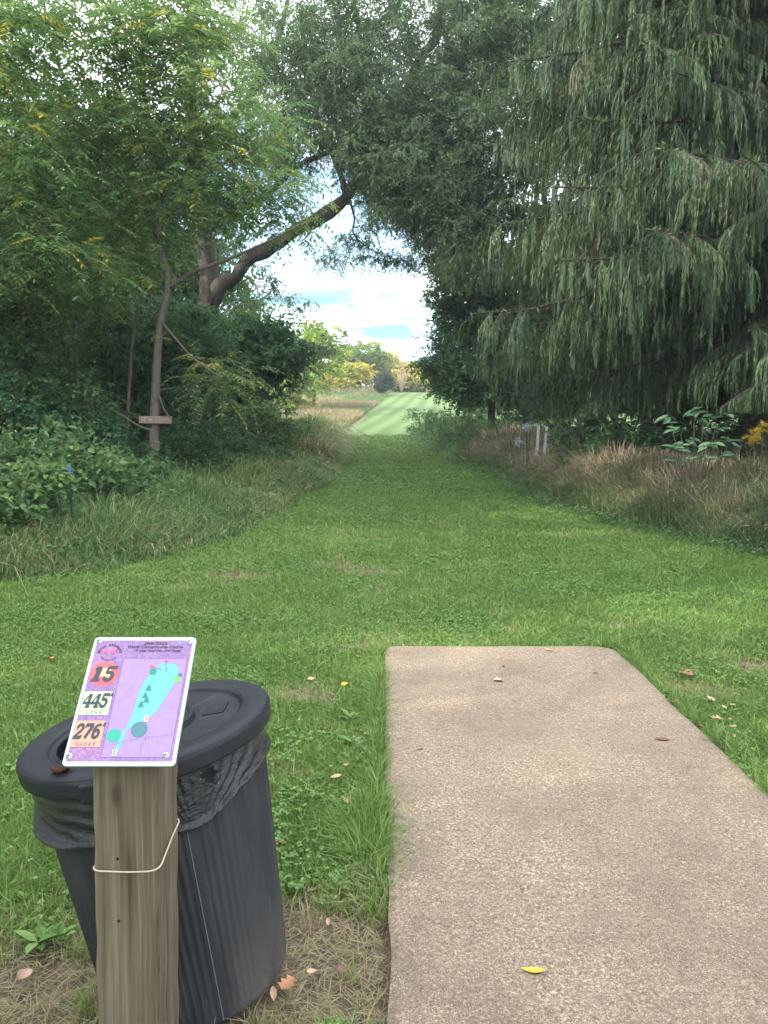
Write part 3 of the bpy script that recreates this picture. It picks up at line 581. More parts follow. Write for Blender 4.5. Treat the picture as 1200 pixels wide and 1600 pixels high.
# --- spruce
def spruce(seed, X0, Y0, Ht, L0, hmin, rot_bias=0):
    rg = np.random.default_rng(seed); b = np.array([X0, Y0, float(tz(X0, Y0))]); wood, crown, tw = Acc(), Acc(), Acc()
    zt = np.linspace(-.2, Ht, 30); trk = np.stack([b[0]+.06*np.sin(zt*.4), b[1]+0*zt, b[2]+zt], 1); tube(wood, trk, .30*(1-zt/Ht*.93)+.01, 14, rngn=.2)
    h = hmin; tint_b = []; TF = []
    while h < Ht-.6:
        fine = h < 12
        for k in range(rg.integers(5, 8) if fine else 3):
            a = rg.uniform(0, 2*np.pi); L = L0*(1-h/Ht)**.75*rg.uniform(.72, 1.08)*(.72 if h < hmin+1.2 else 1); hh = h+rg.uniform(-.35, .35)*fine+rg.uniform(-.1, .1)
            s = np.linspace(0, 1, 12); bend = rg.normal(0, .10); aa = a+bend*s
            dz = -.42*L*s**1.15*(1-.42*s)*rg.uniform(.7, 1.25)*(1 if h < 12 else .5); dz *= min(1, (h-1.95)/max(.01, -dz.min()))
            Q = np.stack([b[0]+np.cos(aa)*L*s, b[1]+np.sin(aa)*L*s, b[2]+hh+dz], 1); Q += rg.normal(0, .015, Q.shape)*s[:, None]
            tube(wood, Q, (.012+.009*L)*(1-s*.85), 6, cap=False)
            step = .14 if fine else .35; ns = int(L*.86/step)
            ss = .14+.86*(np.arange(ns)+rg.random(ns))/max(ns, 1)
            for q in ss:
                i0 = q*11; p = np.array([np.interp(i0, np.arange(12), Q[:, c]) for c in range(3)]); dirb = unit(Q[min(11, int(i0)+1)]-Q[max(0, int(i0)-1)])
                sd_ = 1 if rg.random() < .5 else -1; l2 = (1.35*(1-.6*q)+.22)*rg.uniform(.5, 1.1)*min(1, L/3.2)
                per_ = np.array([-dirb[1], dirb[0], 0])*sd_; d2 = unit(per_*.8+dirb*.65+[0, 0, -.22]); n2 = 5; t2 = np.linspace(0, 1, n2); Q2 = p+d2*(l2*t2)[:, None]-np.array([0, 0, 1.])*(.22*l2*t2**2)[:, None]
                tube(tw, Q2, .007*(1-.6*t2), 3, cap=False)
                nb = max(3, int(l2/(.035 if fine else .12))); tt = rg.random(nb)
                Pb = p+d2*(l2*tt)[:, None]-np.array([0, 0, 1.])*(.22*l2*tt**2)[:, None]
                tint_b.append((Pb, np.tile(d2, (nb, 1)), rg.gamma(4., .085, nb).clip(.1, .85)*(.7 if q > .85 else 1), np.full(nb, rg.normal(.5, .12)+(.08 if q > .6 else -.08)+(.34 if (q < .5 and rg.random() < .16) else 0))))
            nt = int(L*34); q = .12+.88*rg.random(nt); Pm = np.stack([np.interp(q*11, np.arange(12), Q[:, c]) for c in range(3)], 1); TF.append((Pm, np.tile(unit(Q[-1]-Q[0]), (nt, 1))))
        h += (.36 if fine else .7)*rg.uniform(.6, 1.4)
    Pb = np.concatenate([t[0] for t in tint_b]); Db = np.concatenate([t[1] for t in tint_b]); Lb = np.concatenate([t[2] for t in tint_b]); Tb = np.concatenate([t[3] for t in tint_b]); nb = len(Pb)
    Lb = np.minimum(Lb, np.maximum(.08, Pb[:, 2]-b[2]-1.62))
    out = unit(Db*np.array([1, 1, .2])+rnd3(rg, nb)*.35*np.array([1, 1, 0])); K = 11
    sw = rg.uniform(.1, .5, nb)
    for k in range(K):
        s0 = k/K; P = Pb+out*(Lb*sw*(s0*(1.6-s0)))[:, None]-np.array([0, 0, 1.])*(Lb*s0**1.15)[:, None]
        for sg in (-1, 1):
            sdv = unit(np.cross(out, [0, 0, 1.])+rnd3(rg, nb)*.4)*sg
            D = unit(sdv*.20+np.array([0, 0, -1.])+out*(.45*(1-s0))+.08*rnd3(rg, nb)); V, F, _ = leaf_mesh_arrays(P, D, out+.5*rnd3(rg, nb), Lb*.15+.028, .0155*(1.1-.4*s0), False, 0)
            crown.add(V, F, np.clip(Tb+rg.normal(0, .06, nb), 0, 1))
    Pm = np.concatenate([t[0] for t in TF]); Dm = np.concatenate([t[1] for t in TF])
    for k in range(3):
        V, F, _ = leaf_mesh_arrays(Pm+.015*rnd3(rg, len(Pm)), Dm*.6+rnd3(rg, len(Pm))*.7+[0, 0, .15], rnd3(rg, len(Pm)), rg.uniform(.05, .12, len(Pm)), .016, False, 0); crown.add(V, F, np.clip(rg.normal(.6, .15, len(Pm)), 0, .85))
    return b, wood, tw, crown
SPB = barkmat('spruce_bark', (.022, .018, .015), (.09, .07, .058)); SPT = flat('spruce_twig', (.05, .04, .032), .9)
b, wood, tw, crown = spruce(51, 6.15, 12.6, 21, 5.9, 2.75)
print('spruce faces', sum(len(f) for f in crown.F[4]))
sp1 = empty('spruce_tree', b); tag(sp1, 'large spruce tree with drooping branches and its trunk at the right edge', 'tree')
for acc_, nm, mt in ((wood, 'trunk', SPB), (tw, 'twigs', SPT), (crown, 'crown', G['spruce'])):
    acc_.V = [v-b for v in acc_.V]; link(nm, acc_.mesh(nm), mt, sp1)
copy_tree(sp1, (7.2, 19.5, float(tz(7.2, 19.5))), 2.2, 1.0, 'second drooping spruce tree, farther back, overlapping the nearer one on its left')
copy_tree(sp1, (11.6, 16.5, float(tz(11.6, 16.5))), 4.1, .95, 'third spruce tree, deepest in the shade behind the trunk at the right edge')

# --- undergrowth shrubs
LEFT = [  # px, Y, w, h, n, mat, label
    (20, 8.6, 1.7, 1.15, 46, 'mid', 'bramble bush at the left edge, nearest the camera'),
    (70, 10.0, 2.0, 1.5, 55, 'mid', 'tall bramble bush at the left edge, behind the thin metal stake'),
    (165, 10.4, 1.6, 1.0, 44, 'mid', 'low bramble bush just right of the thin metal stake'),
    (205, 12.4, 1.7, 1.0, 44, 'mid', 'leafy bramble in front of the foot of the walnut trunk'),
    (-30, 12.2, 2.6, 2.4, 70, 'dark', 'dense dark shrub rising behind the left brambles'),
    (130, 13.4, 2.4, 1.7, 70, 'dark', 'dark bramble mound left of the walnut trunk'),
    (285, 15.8, 1.8, 1.2, 44, 'dark', 'dark leafy bush right behind the walnut trunk'),
    (345, 17.5, 2.4, 1.5, 60, 'dark', 'leafy bush behind the red stake'),
    (400, 20.5, 2.6, 1.9, 60, 'mid', 'green bush right of the red stake, under the dark tree'),
    (420, 23.0, 2.4, 1.6, 56, 'mid', 'weedy green bush near the end of the left bank'),
    (478, 27.0, 1.6, 1.2, 36, 'mid', 'small bush at the far end of the left bank'),
    (415, 33.0, 2.2, 1.6, 50, 'mid', 'scrubby bush where the left wood ends')]
for k, (px, Y, w, h, n, mt, lb) in enumerate(LEFT):
    near = Y < 14
    shrub('bramble_bush' if 'bramble' in lb else 'leafy_bush', lb, px, Y, w, h, n, .085 if near else .10, .062 if near else .065, G[mt], 100+k, hexa=near, T=8, K=8 if near else 10, R=.30 if near else .36, tint=(.55, .24), droop=.2)
RIGHT = [
    (662, 40.5, 2.4, 1.5, 40, 'dark', 'low weedy bush at the far corner of the right bank'),
    (688, 34.0, 2.6, 1.5, 50, 'mid', 'grey green weed clump along the far right edge of the lane'),
    (722, 30.0, 2.8, 1.7, 56, 'mid', 'bushy weed clump beneath the dark tree right of the lane'),
    (775, 26.5, 2.8, 1.5, 54, 'dark', 'dark bush below the bare trunk right of the lane'),
    (912, 16.0, 1.4, 1.8, 36, 'mid', 'shrub with pale leaves just right of the white markers'),
    (930, 15.2, 1.6, 1.7, 36, 'dark', 'dark shrub under the middle of the spruce'),
    (985, 14.2, 1.7, 1.6, 36, 'dark', 'shaded shrub left of the large leaved pokeweed'),
    (1150, 13.0, 1.6, 1.4, 40, 'dark', 'dark shrub between the pokeweed and the goldenrod'),
    (1060, 14.6, 2.0, 1.5, 40, 'dark', 'dark shrub behind the large leaved pokeweed')]
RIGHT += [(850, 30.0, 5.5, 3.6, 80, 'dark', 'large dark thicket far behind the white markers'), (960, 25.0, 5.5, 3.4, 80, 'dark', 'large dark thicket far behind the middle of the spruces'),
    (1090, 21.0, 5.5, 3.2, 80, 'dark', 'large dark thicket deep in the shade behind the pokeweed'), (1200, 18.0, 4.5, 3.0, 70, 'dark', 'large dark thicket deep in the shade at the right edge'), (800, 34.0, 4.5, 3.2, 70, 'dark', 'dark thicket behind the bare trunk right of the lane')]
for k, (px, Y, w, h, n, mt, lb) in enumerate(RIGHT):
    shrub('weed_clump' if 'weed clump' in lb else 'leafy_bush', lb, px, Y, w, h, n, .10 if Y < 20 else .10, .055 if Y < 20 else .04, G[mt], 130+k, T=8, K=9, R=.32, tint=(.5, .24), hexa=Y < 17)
# pokeweed with broad leaves
rg = np.random.default_rng(160); pw = at(1085, 760, 10.7); pw[2] = tz(pw[0], pw[1]); stems, lv = Acc(), Acc()
tips = [(1045, 650), (1062, 668), (1085, 645), (1100, 655), (1118, 668), (1130, 650), (1075, 690), (1105, 695), (1052, 700), (1125, 715), (1090, 715), (1140, 690), (1060, 722)]
for px, py in tips:
    e = at(px, py, 10.7+rg.uniform(-.3, .3)); Q = smooth_path(np.array([pw, pw+(e-pw)*.45+[0, 0, .15], e]), 7); tube(stems, Q, np.linspace(.012, .005, 7), 5)
    for k in range(7):
        a = rg.uniform(0, 6.28); D = np.array([[math.cos(a), math.sin(a)*.7-.3, rg.uniform(-.5, .25)]]); V, F, r_ = leaf_mesh_arrays(e[None, :]+rg.normal(0, .03, 3), D, np.array([[rg.normal(0, .3), -.35, 1.]]), rg.uniform(.14, .23), rg.uniform(.07, .10), True, .12); lv.add(V, F, rg.random())
plant('pokeweed', 'large leaved pale green pokeweed standing above the dry grass on the right', 'plant', pw, stems, lv, G['poke'], bark=TWIG, crown_name='leaves', wood_name='stems')
# goldenrod at the right edge
rg = np.random.default_rng(161)
for gx, gy, gY, lb in ((1172, 672, 10.2, 'goldenrod with drooping yellow flower head, left of its taller neighbour at the right edge'), (1190, 660, 10.0, 'tall yellow goldenrod touching the right edge of the view'), (1215, 690, 9.8, 'goldenrod plant just past the right edge, beside the tall one')):
    e = at(gx, gy, gY); g0 = np.array([e[0]+.05, gY, float(tz(e[0], gY))]); root = empty('goldenrod', g0); tag(root, lb, 'plant', 'goldenrod by the spruce'); stems, lv, fl = Acc(), Acc(), Acc()
    e = e-g0; Q = smooth_path(np.array([[0, 0, 0.], e*[.3, .3, .6], e]), 14); tube(stems, Q, np.linspace(.006, .003, 14), 5)
    n = 150; s = rg.random(n)*12.9; P = np.stack([np.interp(s, np.arange(14), Q[:, c]) for c in range(3)], 1); a = rg.uniform(0, 6.28, n); V, F, r_ = leaf_mesh_arrays(P, np.stack([np.cos(a), np.sin(a), rg.normal(.2, .3, n)], 1), np.tile([0, 0, 1.], (n, 1)), .10, .018); lv.add(V, F, rg.random(n))
    for k in range(9):
        a = rg.uniform(0, 6.28); l = rg.uniform(.08, .2); n = 90; s = rg.random(n); D = np.array([math.cos(a), math.sin(a), .1]); P = e-np.array([0, 0, rg.uniform(0, .2)])+D*(l*s)[:, None]+np.array([0, 0, 1.])*(.06*s-.10*s*s)[:, None]+rg.normal(0, .010, (n, 3)); V, F, r_ = leaf_mesh_arrays(P, rnd3(rg, n), rnd3(rg, n), .016, .012); fl.add(V, F, rg.random(n))
    link('stem', stems.mesh('stem'), TWIG, root); link('leaves', lv.mesh('leaves'), G['mid'], root); link('flower_head', fl.mesh('flower_head'), G['gold'], root)

# --- backdrop woods: two tree models, copied
def big_tree(seed, name, label, H, W_, n, mat, loc, L=.2, Wd=.13, low=.22):
    rg = np.random.default_rng(seed); wood, crown = Acc(), Acc(); b = np.array(loc, float)
    zt = np.linspace(-.3, H*.8, 16); trk = np.stack([b[0]+.25*np.sin(zt*.3+seed), b[1]+.2*np.cos(zt*.35), b[2]+zt], 1); R = .22*(1-zt/H)+.03; tube(wood, trk, R, 9, rngn=.25)
    n = int(n*.8); A = np.concatenate([ell(rg, n//2, b+[0, 0, H*.62], (W_*.5, W_*.5, H*.38), .3), ell(rg, n//2, b+[rg.uniform(-1, 1), rg.uniform(-1, 1), H*.42], (W_*.55, W_*.55, H*.28), .3)]); A = A[A[:, 2] > b[2]+H*low*.5]
    grow(wood, [(trk, R)], A, rg, .03, .012, .05, sides=4); foliage(crown, A, .95, 11, 10, L, Wd, rg, .3, tint=(.5, .22))
    return plant(name, label, 'tree', b, wood, crown, mat, 'woodland trees')
LBW = 'tall woodland tree standing in the wood left of the lane'; RBW = 'tall woodland tree standing behind the spruces right of the lane'
wt1 = big_tree(201, 'woodland_tree', LBW, 14, 8, 230, G['mid'], (-11, 27, tz(-11, 27)))
wt2 = big_tree(202, 'woodland_tree', LBW, 11, 7, 190, G['dark'], (-8.6, 29.0, tz(-8.6, 29.0)), low=.05)
rg = np.random.default_rng(203)
spots = [(-14, 21), (-17, 30), (-12, 32.5), (-12.4, 28), (-22, 24), (-19, 31), (-26, 30), (-16, 15), (-22, 14), (-28, 20), (-12.5, 10), (-11.5, 16.5), (-8.3, 33.0), (-9.8, 33.6), (-14.5, 33.8), (-24, 34), (-30, 32),
         (-14, 4), (-20, 6), (-15, -3), (-21, -6), (-13, -10), (-19, -16), (-14, -21)]
for k, (x, y) in enumerate(spots):
    copy_tree(wt1 if k % 2 else wt2, (x, y, float(tz(x, y))), rg.uniform(0, 6.28), rg.uniform(.85, 1.15)*(.8 if (x, y) == (-8.3, 33.0) else 1))
for k, (x, y) in enumerate([(9, 27), (13, 24), (16, 30), (11, 33), (19, 22), (8, 38), (14, 40), (21, 33), (25, 27), (17, 13), (22, 17), (7.2, 32), (6.6, 37), (9.8, 43), (5.6, 43.5), (14, 46), (19, 41), (8.5, 35)]):
    copy_tree(wt2 if (k % 3 or k > 11) else wt1, (x, y, float(tz(x, y))), rg.uniform(0, 6.28), rg.uniform(.75, 1.0)*(.62 if x < 7 else 1), RBW)

# --- far field: trees beyond the rise
def far_tree(name, label, px, Y, py_top, w, mat, seed, n=90, L=.3, Wd=.2, group='trees beyond the sunny field'):
    rg = np.random.default_rng(seed); X = (px-600)/FOC*Y; z = float(tz(X, Y)); b = np.array([X, Y, z]); H = at(px, py_top, Y)[2]-z; wood, crown = Acc(), Acc()
    zt = np.linspace(-.2, H*.75, 10); trk = np.stack([b[0]+.1*np.sin(zt), b[1]+0*zt, b[2]+zt], 1); R = .16*(1-zt/H)+.02; tube(wood, trk, R, 7)
    A = np.concatenate([ell(rg, n//2, b+[0, 0, H*.55], (w*.5, w*.5, H*.42), .3), ell(rg, n//2, b+[0, 0, H*.72], (w*.32, w*.32, H*.26), .3)]); A[:, :2] += rg.normal(0, w*.06, (len(A), 2)); grow(wood, [(trk, R)], A, rg, .03, .012, .05, sides=4)
    foliage(crown, A, .75, 9, 9, L, Wd, rg, .2, tint=(.5, .25)); return plant(name, label, 'tree', b, wood, crown, mat, group)
far_tree('field_tree', 'sunlit yellow green tree standing in the field at the left of the opening', 490, 66, 500, 6.6, G['lime'], 301, 150, .26, .17)
far_tree('field_tree', 'smaller sunlit green tree tucked against the left wood edge', 458, 60, 560, 4.0, G['lime'], 302, 80, .26, .17)
FT = [(545, 104, 545, 5.5, 'lime', 'pale green far tree right of the sunlit field tree'), (578, 106, 541, 6.0, 'lime', 'tallest green crown of the far row'), (600, 108, 556, 5, 'yellow', 'golden far tree behind the cedar bush'),
      (560, 98, 575, 4.5, 'yellow', 'golden yellow far tree left of the cedar bush'), (530, 96, 585, 4, 'yellow', 'low golden tree at the left of the far row'), (640, 106, 572, 5.5, 'yellow', 'golden far tree right of the bare branches'), (662, 104, 590, 4, 'yellow', 'low golden bush touching the dark trees on the right'),
      (700, 108, 560, 6, 'lime', 'green far tree hidden mostly by the dark tree'), (500, 100, 570, 5, 'lime', 'green far tree behind the sunlit field tree'), (618, 104, 588, 3.4, 'yellow', 'short golden bush between the cedar and the bare branches')]
for k, (px, Y, pt, w, mt, lb) in enumerate(FT): far_tree('far_tree', lb, px, Y, pt-9, w*1.1, G[mt], 310+k, 80, .34, .24)
# bare branched tree
rg = np.random.default_rng(330); Xb = (627-600)/FOC*100; zb = float(tz(Xb, 100)); acc = Acc()
for k in range(22):
    a = rg.uniform(0, 6.28); s = rg.uniform(.3, 2.2); H = rg.uniform(2.6, 5.4); Q = smooth_path(np.array([[0, 0, 0], [math.cos(a)*s*.4, math.sin(a)*s*.4, H*.5], [math.cos(a)*s, math.sin(a)*s, H]]), 6); tube(acc, Q, np.linspace(.035, .010, 6), 4)
    for j in range(5):
        p = Q[rg.integers(2, 6)]; e = p+[rg.normal(0, .4), rg.normal(0, .4), rg.uniform(.3, .9)]; tube(acc, np.array([p, (p+e)/2, e]), [.014, .010, .006], 3)
bt = link('bare_tree', acc.mesh('bare_tree'), flat('pale_dead_wood', (.36, .26, .17), .9)); bt.location = (Xb, 100, zb); tag(bt, 'bare many branched tree among the golden trees beyond the field', 'tree')
# cedar bush
rg = np.random.default_rng(331); Xc = 0; Yc = 88.; zc_ = float(tz(Xc, Yc)); wood, crown = Acc(), Acc(); b = np.array([Xc, Yc, zc_]); Hc = at(600, 580, Yc)[2]-zc_
tr_ = smooth_path(np.array([b-[0, 0, .2], b+[0, 0, Hc*.8]]), 8); tube(wood, tr_, np.linspace(.12, .02, 8), 6); A = ell(rg, 110, b+[0, 0, Hc*.53], (1.25, 1.25, Hc*.47), .3); A[:, :2] = b[:2]+(A[:, :2]-b[:2])*1.0
grow(wood, [(tr_, np.linspace(.12, .02, 8))], A, rg, .02, .01, .1, sides=4); foliage(crown, A, .42, 10, 9, .2, .07, rg, -.4, tint=(.4, .25)); plant('cedar_bush', 'rounded dark green cedar bush alone on the crest of the lane', 'shrub', b, wood, crown, G['cedar'], crown_name='foliage', wood_name='trunk')

# ------------------------------------------------------------------ tall grass, dry grass, meadow
rng = np.random.default_rng(61)
acc = Acc(); N = 130000
d = np.exp(rng.uniform(math.log(6.6), math.log(42), N)); off = rng.gamma(1.6, .75, N); x = lx(d)-off+.25; y = d
keep = (x > -.72*d-.5) & (off < 7) & (rng.random(N) < np.clip(1.3-off/3.5, .15, 1)); x, y, d, off = x[keep], y[keep], d[keep], off[keep]; n = len(x)
cl = fbm(x, y, .7, 91); hb = np.clip(.12+off*.36, 0, .56)*(.5+.9*cl); hb = hb*(1+.9*((y > 22) & (off < 1.6)))
tn = np.clip(.10+.5*fbm(x, y, 1.1, 92)+.27*rng.normal(size=n)+.28*((y > 20) & (off < 1.3))+.12*(vnoise(x, y, 3, 93) > .6), 0, 1)
blades(acc, x, y, hb*rng.uniform(.4, 1.35, n), np.maximum(.006, .0012*d)*rng.uniform(.6, 1.5, n), tn, rng, .7, 3)
N = 3000; d = np.exp(rng.uniform(math.log(6.8), math.log(40), N)); off = rng.gamma(2, .7, N)+.2; x = lx(d)-off; y = d
blades(acc, x, y, rng.uniform(.3, .8, N)*np.clip(.5+off*.4, 0, 1), np.maximum(.0045, .0009*d), np.clip(rng.normal(.7, .22, N), 0, 1), rng, .22, 3)
tag(link('tall_grass', acc.mesh('tall_grass'), G['tall']), 'uncut green and straw coloured grass along the left bank', 'tall grass', kind='stuff')
# leafy weeds through the left bank
acc = Acc(); N = 120000
d = np.exp(rng.uniform(math.log(6.8), math.log(40), N)); off = rng.gamma(1.6, 1.2, N)+.1; x = lx(d)-off; y = d
keep = (rng.random(N) < np.clip((fbm(x, y, 1.0, 95)-.40)*5, .12, 1)) & (x > -.72*d-.5); x, y, d, off = x[keep], y[keep], d[keep], off[keep]; n = len(x)
P0 = np.stack([x, y, tz(x, y)+np.clip(.20+off*.30, 0, .95)*rng.random(n)**.5], 1); a = rng.uniform(0, 6.28, n)
V, F, r_ = leaf_mesh_arrays(P0, np.stack([np.cos(a), np.sin(a), rng.normal(-.1, .35, n)], 1), np.tile([0, -.25, 1.], (n, 1))+.35*rnd3(rng, n), np.clip(.0050*d, .045, .10)*rng.uniform(.6, 1.4, n), np.clip(.0032*d, .03, .065)*rng.uniform(.7, 1.2, n), True); acc.add(V, F, np.repeat(np.clip(rng.normal(.55, .22, n), 0, 1), r_))
tag(link('bank_weeds', acc.mesh('bank_weeds'), G['weed']), 'low leafy weeds mixed into the grass of the left bank', 'weeds', kind='stuff')
# right bank, dry
acc = Acc(); N = 120000
d = np.exp(rng.uniform(math.log(7.2), math.log(27), N)); off = rng.gamma(1.7, .7, N); x = rx(d)+off-.2; y = d
keep = (x < .74*d+.6) & (off < 6); x, y, d, off = x[keep], y[keep], d[keep], off[keep]; n = len(x)
cl = fbm(x, y, .8, 96); hb = np.clip(.30+off*.62, 0, .98)*(.62+.6*cl); hb *= 1.12
tn = np.clip(.62+.8*(fbm(x, y, 1.3, 97)-.5)+.28*rng.normal(size=n)-.30*(x > .45*y)-.35*np.clip((off-1.7)/1.5, 0, 1), 0, 1)
tn = np.where(off < .35, tn*.5, tn)
blades(acc, x, y, hb*rng.uniform(.45, 1.2, n), np.maximum(.006, .0010*d)*rng.uniform(.6, 1.5, n), tn, rng, .38, 3)
N = 9000; d = np.exp(rng.uniform(math.log(7.4), math.log(26), N)); off = rng.gamma(2, .8, N)+.1; x = rx(d)+off; y = d
blades(acc, x, y, rng.uniform(.6, 1.25, N)*np.clip(.5+off*.4, 0, 1), np.maximum(.006, .0012*d), np.clip(rng.normal(.85, .2, N), 0, 1), rng, .30, 3)
# curled dead leaves hanging on the stalks
n = 60000; d = 7.5*np.exp(rng.uniform(0, 1.15, n)); off = rng.gamma(1.8, .45, n); x = rx(d)+off-.05; P0 = np.stack([x, d, tz(x, d)+np.clip(.3+off*.6, 0, .98)*rng.random(n)**.7], 1); a = rng.uniform(0, 6.28, n)
V, F, r_ = leaf_mesh_arrays(P0, np.stack([np.cos(a), np.sin(a), rng.normal(-.8, .5, n)], 1), rnd3(rng, n), rng.uniform(.06, .17, n), rng.uniform(.010, .020, n)*(d/9)**.5, True, .3); acc.add(V, F, np.repeat(np.clip(rng.normal(.62, .28, n), 0, 1), r_))
tag(link('dry_grass', acc.mesh('dry_grass'), G['dry']), 'tall dry brown grass along the right bank before the spruces', 'dry grass', kind='stuff')
# green fringe and weeds at the foot of the right bank and far right weeds
acc = Acc(); N = 130000
d = np.exp(rng.uniform(math.log(7.2), math.log(40), N)); off = rng.gamma(1.3, .35, N)+ (rng.random(N) < .5)*rng.uniform(0, 3.5, N); x = rx(d)+off-.3+rng.normal(0, .16, N)*(off < .6); y = d; n = N
P0 = np.stack([x, y, tz(x, y)+np.clip(.06+off*.36+(y > 26)*off*.4, 0, 1.0)*rng.random(n)**.7], 1); a = rng.uniform(0, 6.28, n)
V, F, r_ = leaf_mesh_arrays(P0, np.stack([np.cos(a), np.sin(a), rng.normal(0, .4, n)], 1), np.tile([0, -.2, 1.], (n, 1))+.4*rnd3(rng, n), np.clip(.0045*d, .035, .10)*rng.uniform(.6, 1.4, n), np.clip(.0020*d, .016, .045)*rng.uniform(.7, 1.2, n)); acc.add(V, F, np.clip(rng.normal(.5, .24, n), 0, 1))
tag(link('bank_weeds', acc.mesh('bank_weeds'), G['weed']), 'low green weeds at the foot of the dry right bank', 'weeds', kind='stuff')
# meadow beyond
acc = Acc(); N = 110000
y = rng.uniform(42, 112, N); lane = -2.6+(y-41)*.06; off = rng.gamma(1.3, 4, N); x = lane-off; br = cover_brown(x, y)
edge_ = np.exp(-off/1.2)
keep = (rng.random(N) < br*.8+.12+edge_*.7) & (x > -.42*y); x, y, br, off = x[keep], y[keep], br[keep], off[keep]; n = len(x)
blades(acc, x, y, rng.uniform(.25, .7, n)*(.6+.6*br), np.full(n, .05), np.clip(.15+.75*br+.15*rng.normal(size=n), 0, 1), rng, .4, 2)
N = 26000; y = rng.uniform(92, 112, N); x = rng.uniform(-22, 14, N); k_ = (x < lane[0]+99)&((x < -2.6+(y-41)*.06) | (x > 5.5)|(y > 106)); x, y = x[k_], y[k_]; n = len(x)
blades(acc, x, y, rng.uniform(.4, 1.1, n), np.full(n, .07), np.clip(rng.normal(.55, .3, n), 0, 1), rng, .3, 2)
tag(link('meadow_grass', acc.mesh('meadow_grass'), G['meadow']), 'sunlit straw coloured meadow grass left of the far fairway', 'meadow grass', kind='stuff')

# ------------------------------------------------------------------ board on the walnut, stakes, markers, stump
def box(acc, c, s, tint=0, R=None, bev=0):
    c = np.array(c, float); s = np.array(s, float)/2; b = bev
    if b <= 0:
        V = np.array([[x, y, z] for x in (-1, 1) for y in (-1, 1) for z in (-1, 1)])*s; F = [[0, 1, 3, 2], [4, 6, 7, 5], [0, 4, 5, 1], [2, 3, 7, 6], [0, 2, 6, 4], [1, 5, 7, 3]]; V = V@R.T+c if R is not None else V+c; acc.add(V, np.array(F), tint); return
    import bmesh
    bm = bmesh.new(); bmesh.ops.create_cube(bm, size=1)
    for v in bm.verts: v.co = Vector((v.co.x*2*s[0], v.co.y*2*s[1], v.co.z*2*s[2]))
    bmesh.ops.bevel(bm, geom=bm.edges[:], offset=b, segments=2, profile=.5, affect='EDGES'); bm.verts.index_update()
    V = np.array([v.co[:] for v in bm.verts]); V = V@R.T+c if R is not None else V+c; n0 = acc.n; first = True
    groups = {}
    for f in bm.faces: groups.setdefault(len(f.verts), []).append([v.index for v in f.verts])
    for k, fs in groups.items():
        if first: acc.add(V, np.array(fs), tint); first = False
        else: acc.F.setdefault(k, []).append(np.array(fs)+n0); acc.T.setdefault(k, []).append(np.full(len(fs), float(tint)))
    bm.free()
def textmesh(s, size, shear=0, bold=0, align='CENTER', space=1.0):
    cu = bpy.data.curves.new('lettering', 'FONT'); cu.body = s; cu.size = size; cu.shear = shear; cu.offset = bold; cu.align_x = align; cu.align_y = 'CENTER'; cu.space_character = space; cu.resolution_u = 3
    o = bpy.data.objects.new('lettering_source', cu); COL.objects.link(o); bpy.context.view_layer.update()
    me = bpy.data.meshes.new_from_object(o.evaluated_get(bpy.context.evaluated_depsgraph_get())); me.name = 'lettering'
    bpy.data.objects.remove(o); bpy.data.curves.remove(cu); me.materials.clear()
    return me
m = M_('weathered_board'); nz_ = m.noise(m.obj((.15, 1, 1)), 60, 5, .7); m.pbr(m.ramp(nz_, [(.35, (.18, .13, .11)), (.65, (.36, .27, .23))]), .9, normal=m.bump(nz_, .5, .004)); BOARD = m.m
bc = at(243, 656, YW-.16); acc = Acc(); box(acc, (0, 0, 0), (.60, .03, .135), bev=.004); bo = link('wooden_board', acc.mesh('wooden_board'), BOARD); bo.location = bc; bo.rotation_euler = (0, math.radians(.8), 0)
tag(bo, 'small weathered board with faint number nailed across the walnut trunk', 'sign')
t_ = link('lettering', textmesh('15 \u2190', .10, 0, .001, 'LEFT'), flat('faded_letter', (.50, .36, .34), .8), bo, (-.27, -.0175, 0), (math.pi/2, 0, 0))
acc = Acc(); sb = at(115, 868, 8.5); sb[2] = tz(sb[0], 8.5); top_ = at(115, 738, 8.5)
root = empty('marker_stake', sb); tag(root, 'thin dark metal stake with a blue tip in the left bank', 'stake')
hh = top_[2]-sb[2]; box(acc, (0, 0, hh/2-.05), (.022, .012, hh+.1), bev=.002); box(acc, (0, -.008, hh/2-.05), (.006, .014, hh+.1)); link('post', acc.mesh('post'), flat('dark_green_steel', (.03, .045, .04), .6, .3), root)
acc = Acc(); box(acc, (0, 0, hh+.02), (.026, .018, .11), bev=.003); link('blue_tip', acc.mesh('blue_tip'), flat('blue_paint', (.05, .13, .38), .5), root)
# red stake
rs = at(378, 768, 15.0); rs[2] = tz(rs[0], 15.0); acc = Acc(); hh = at(378, 742, 15)[2]-rs[2]; box(acc, (0, 0, hh/2), (.075, .03, hh), bev=.004)
o = link('red_stake', acc.mesh('red_stake'), flat('faded_red_paint', (.30, .05, .035), .8)); o.location = rs; tag(o, 'short flat stake painted red at the edge of the left bank', 'stake')
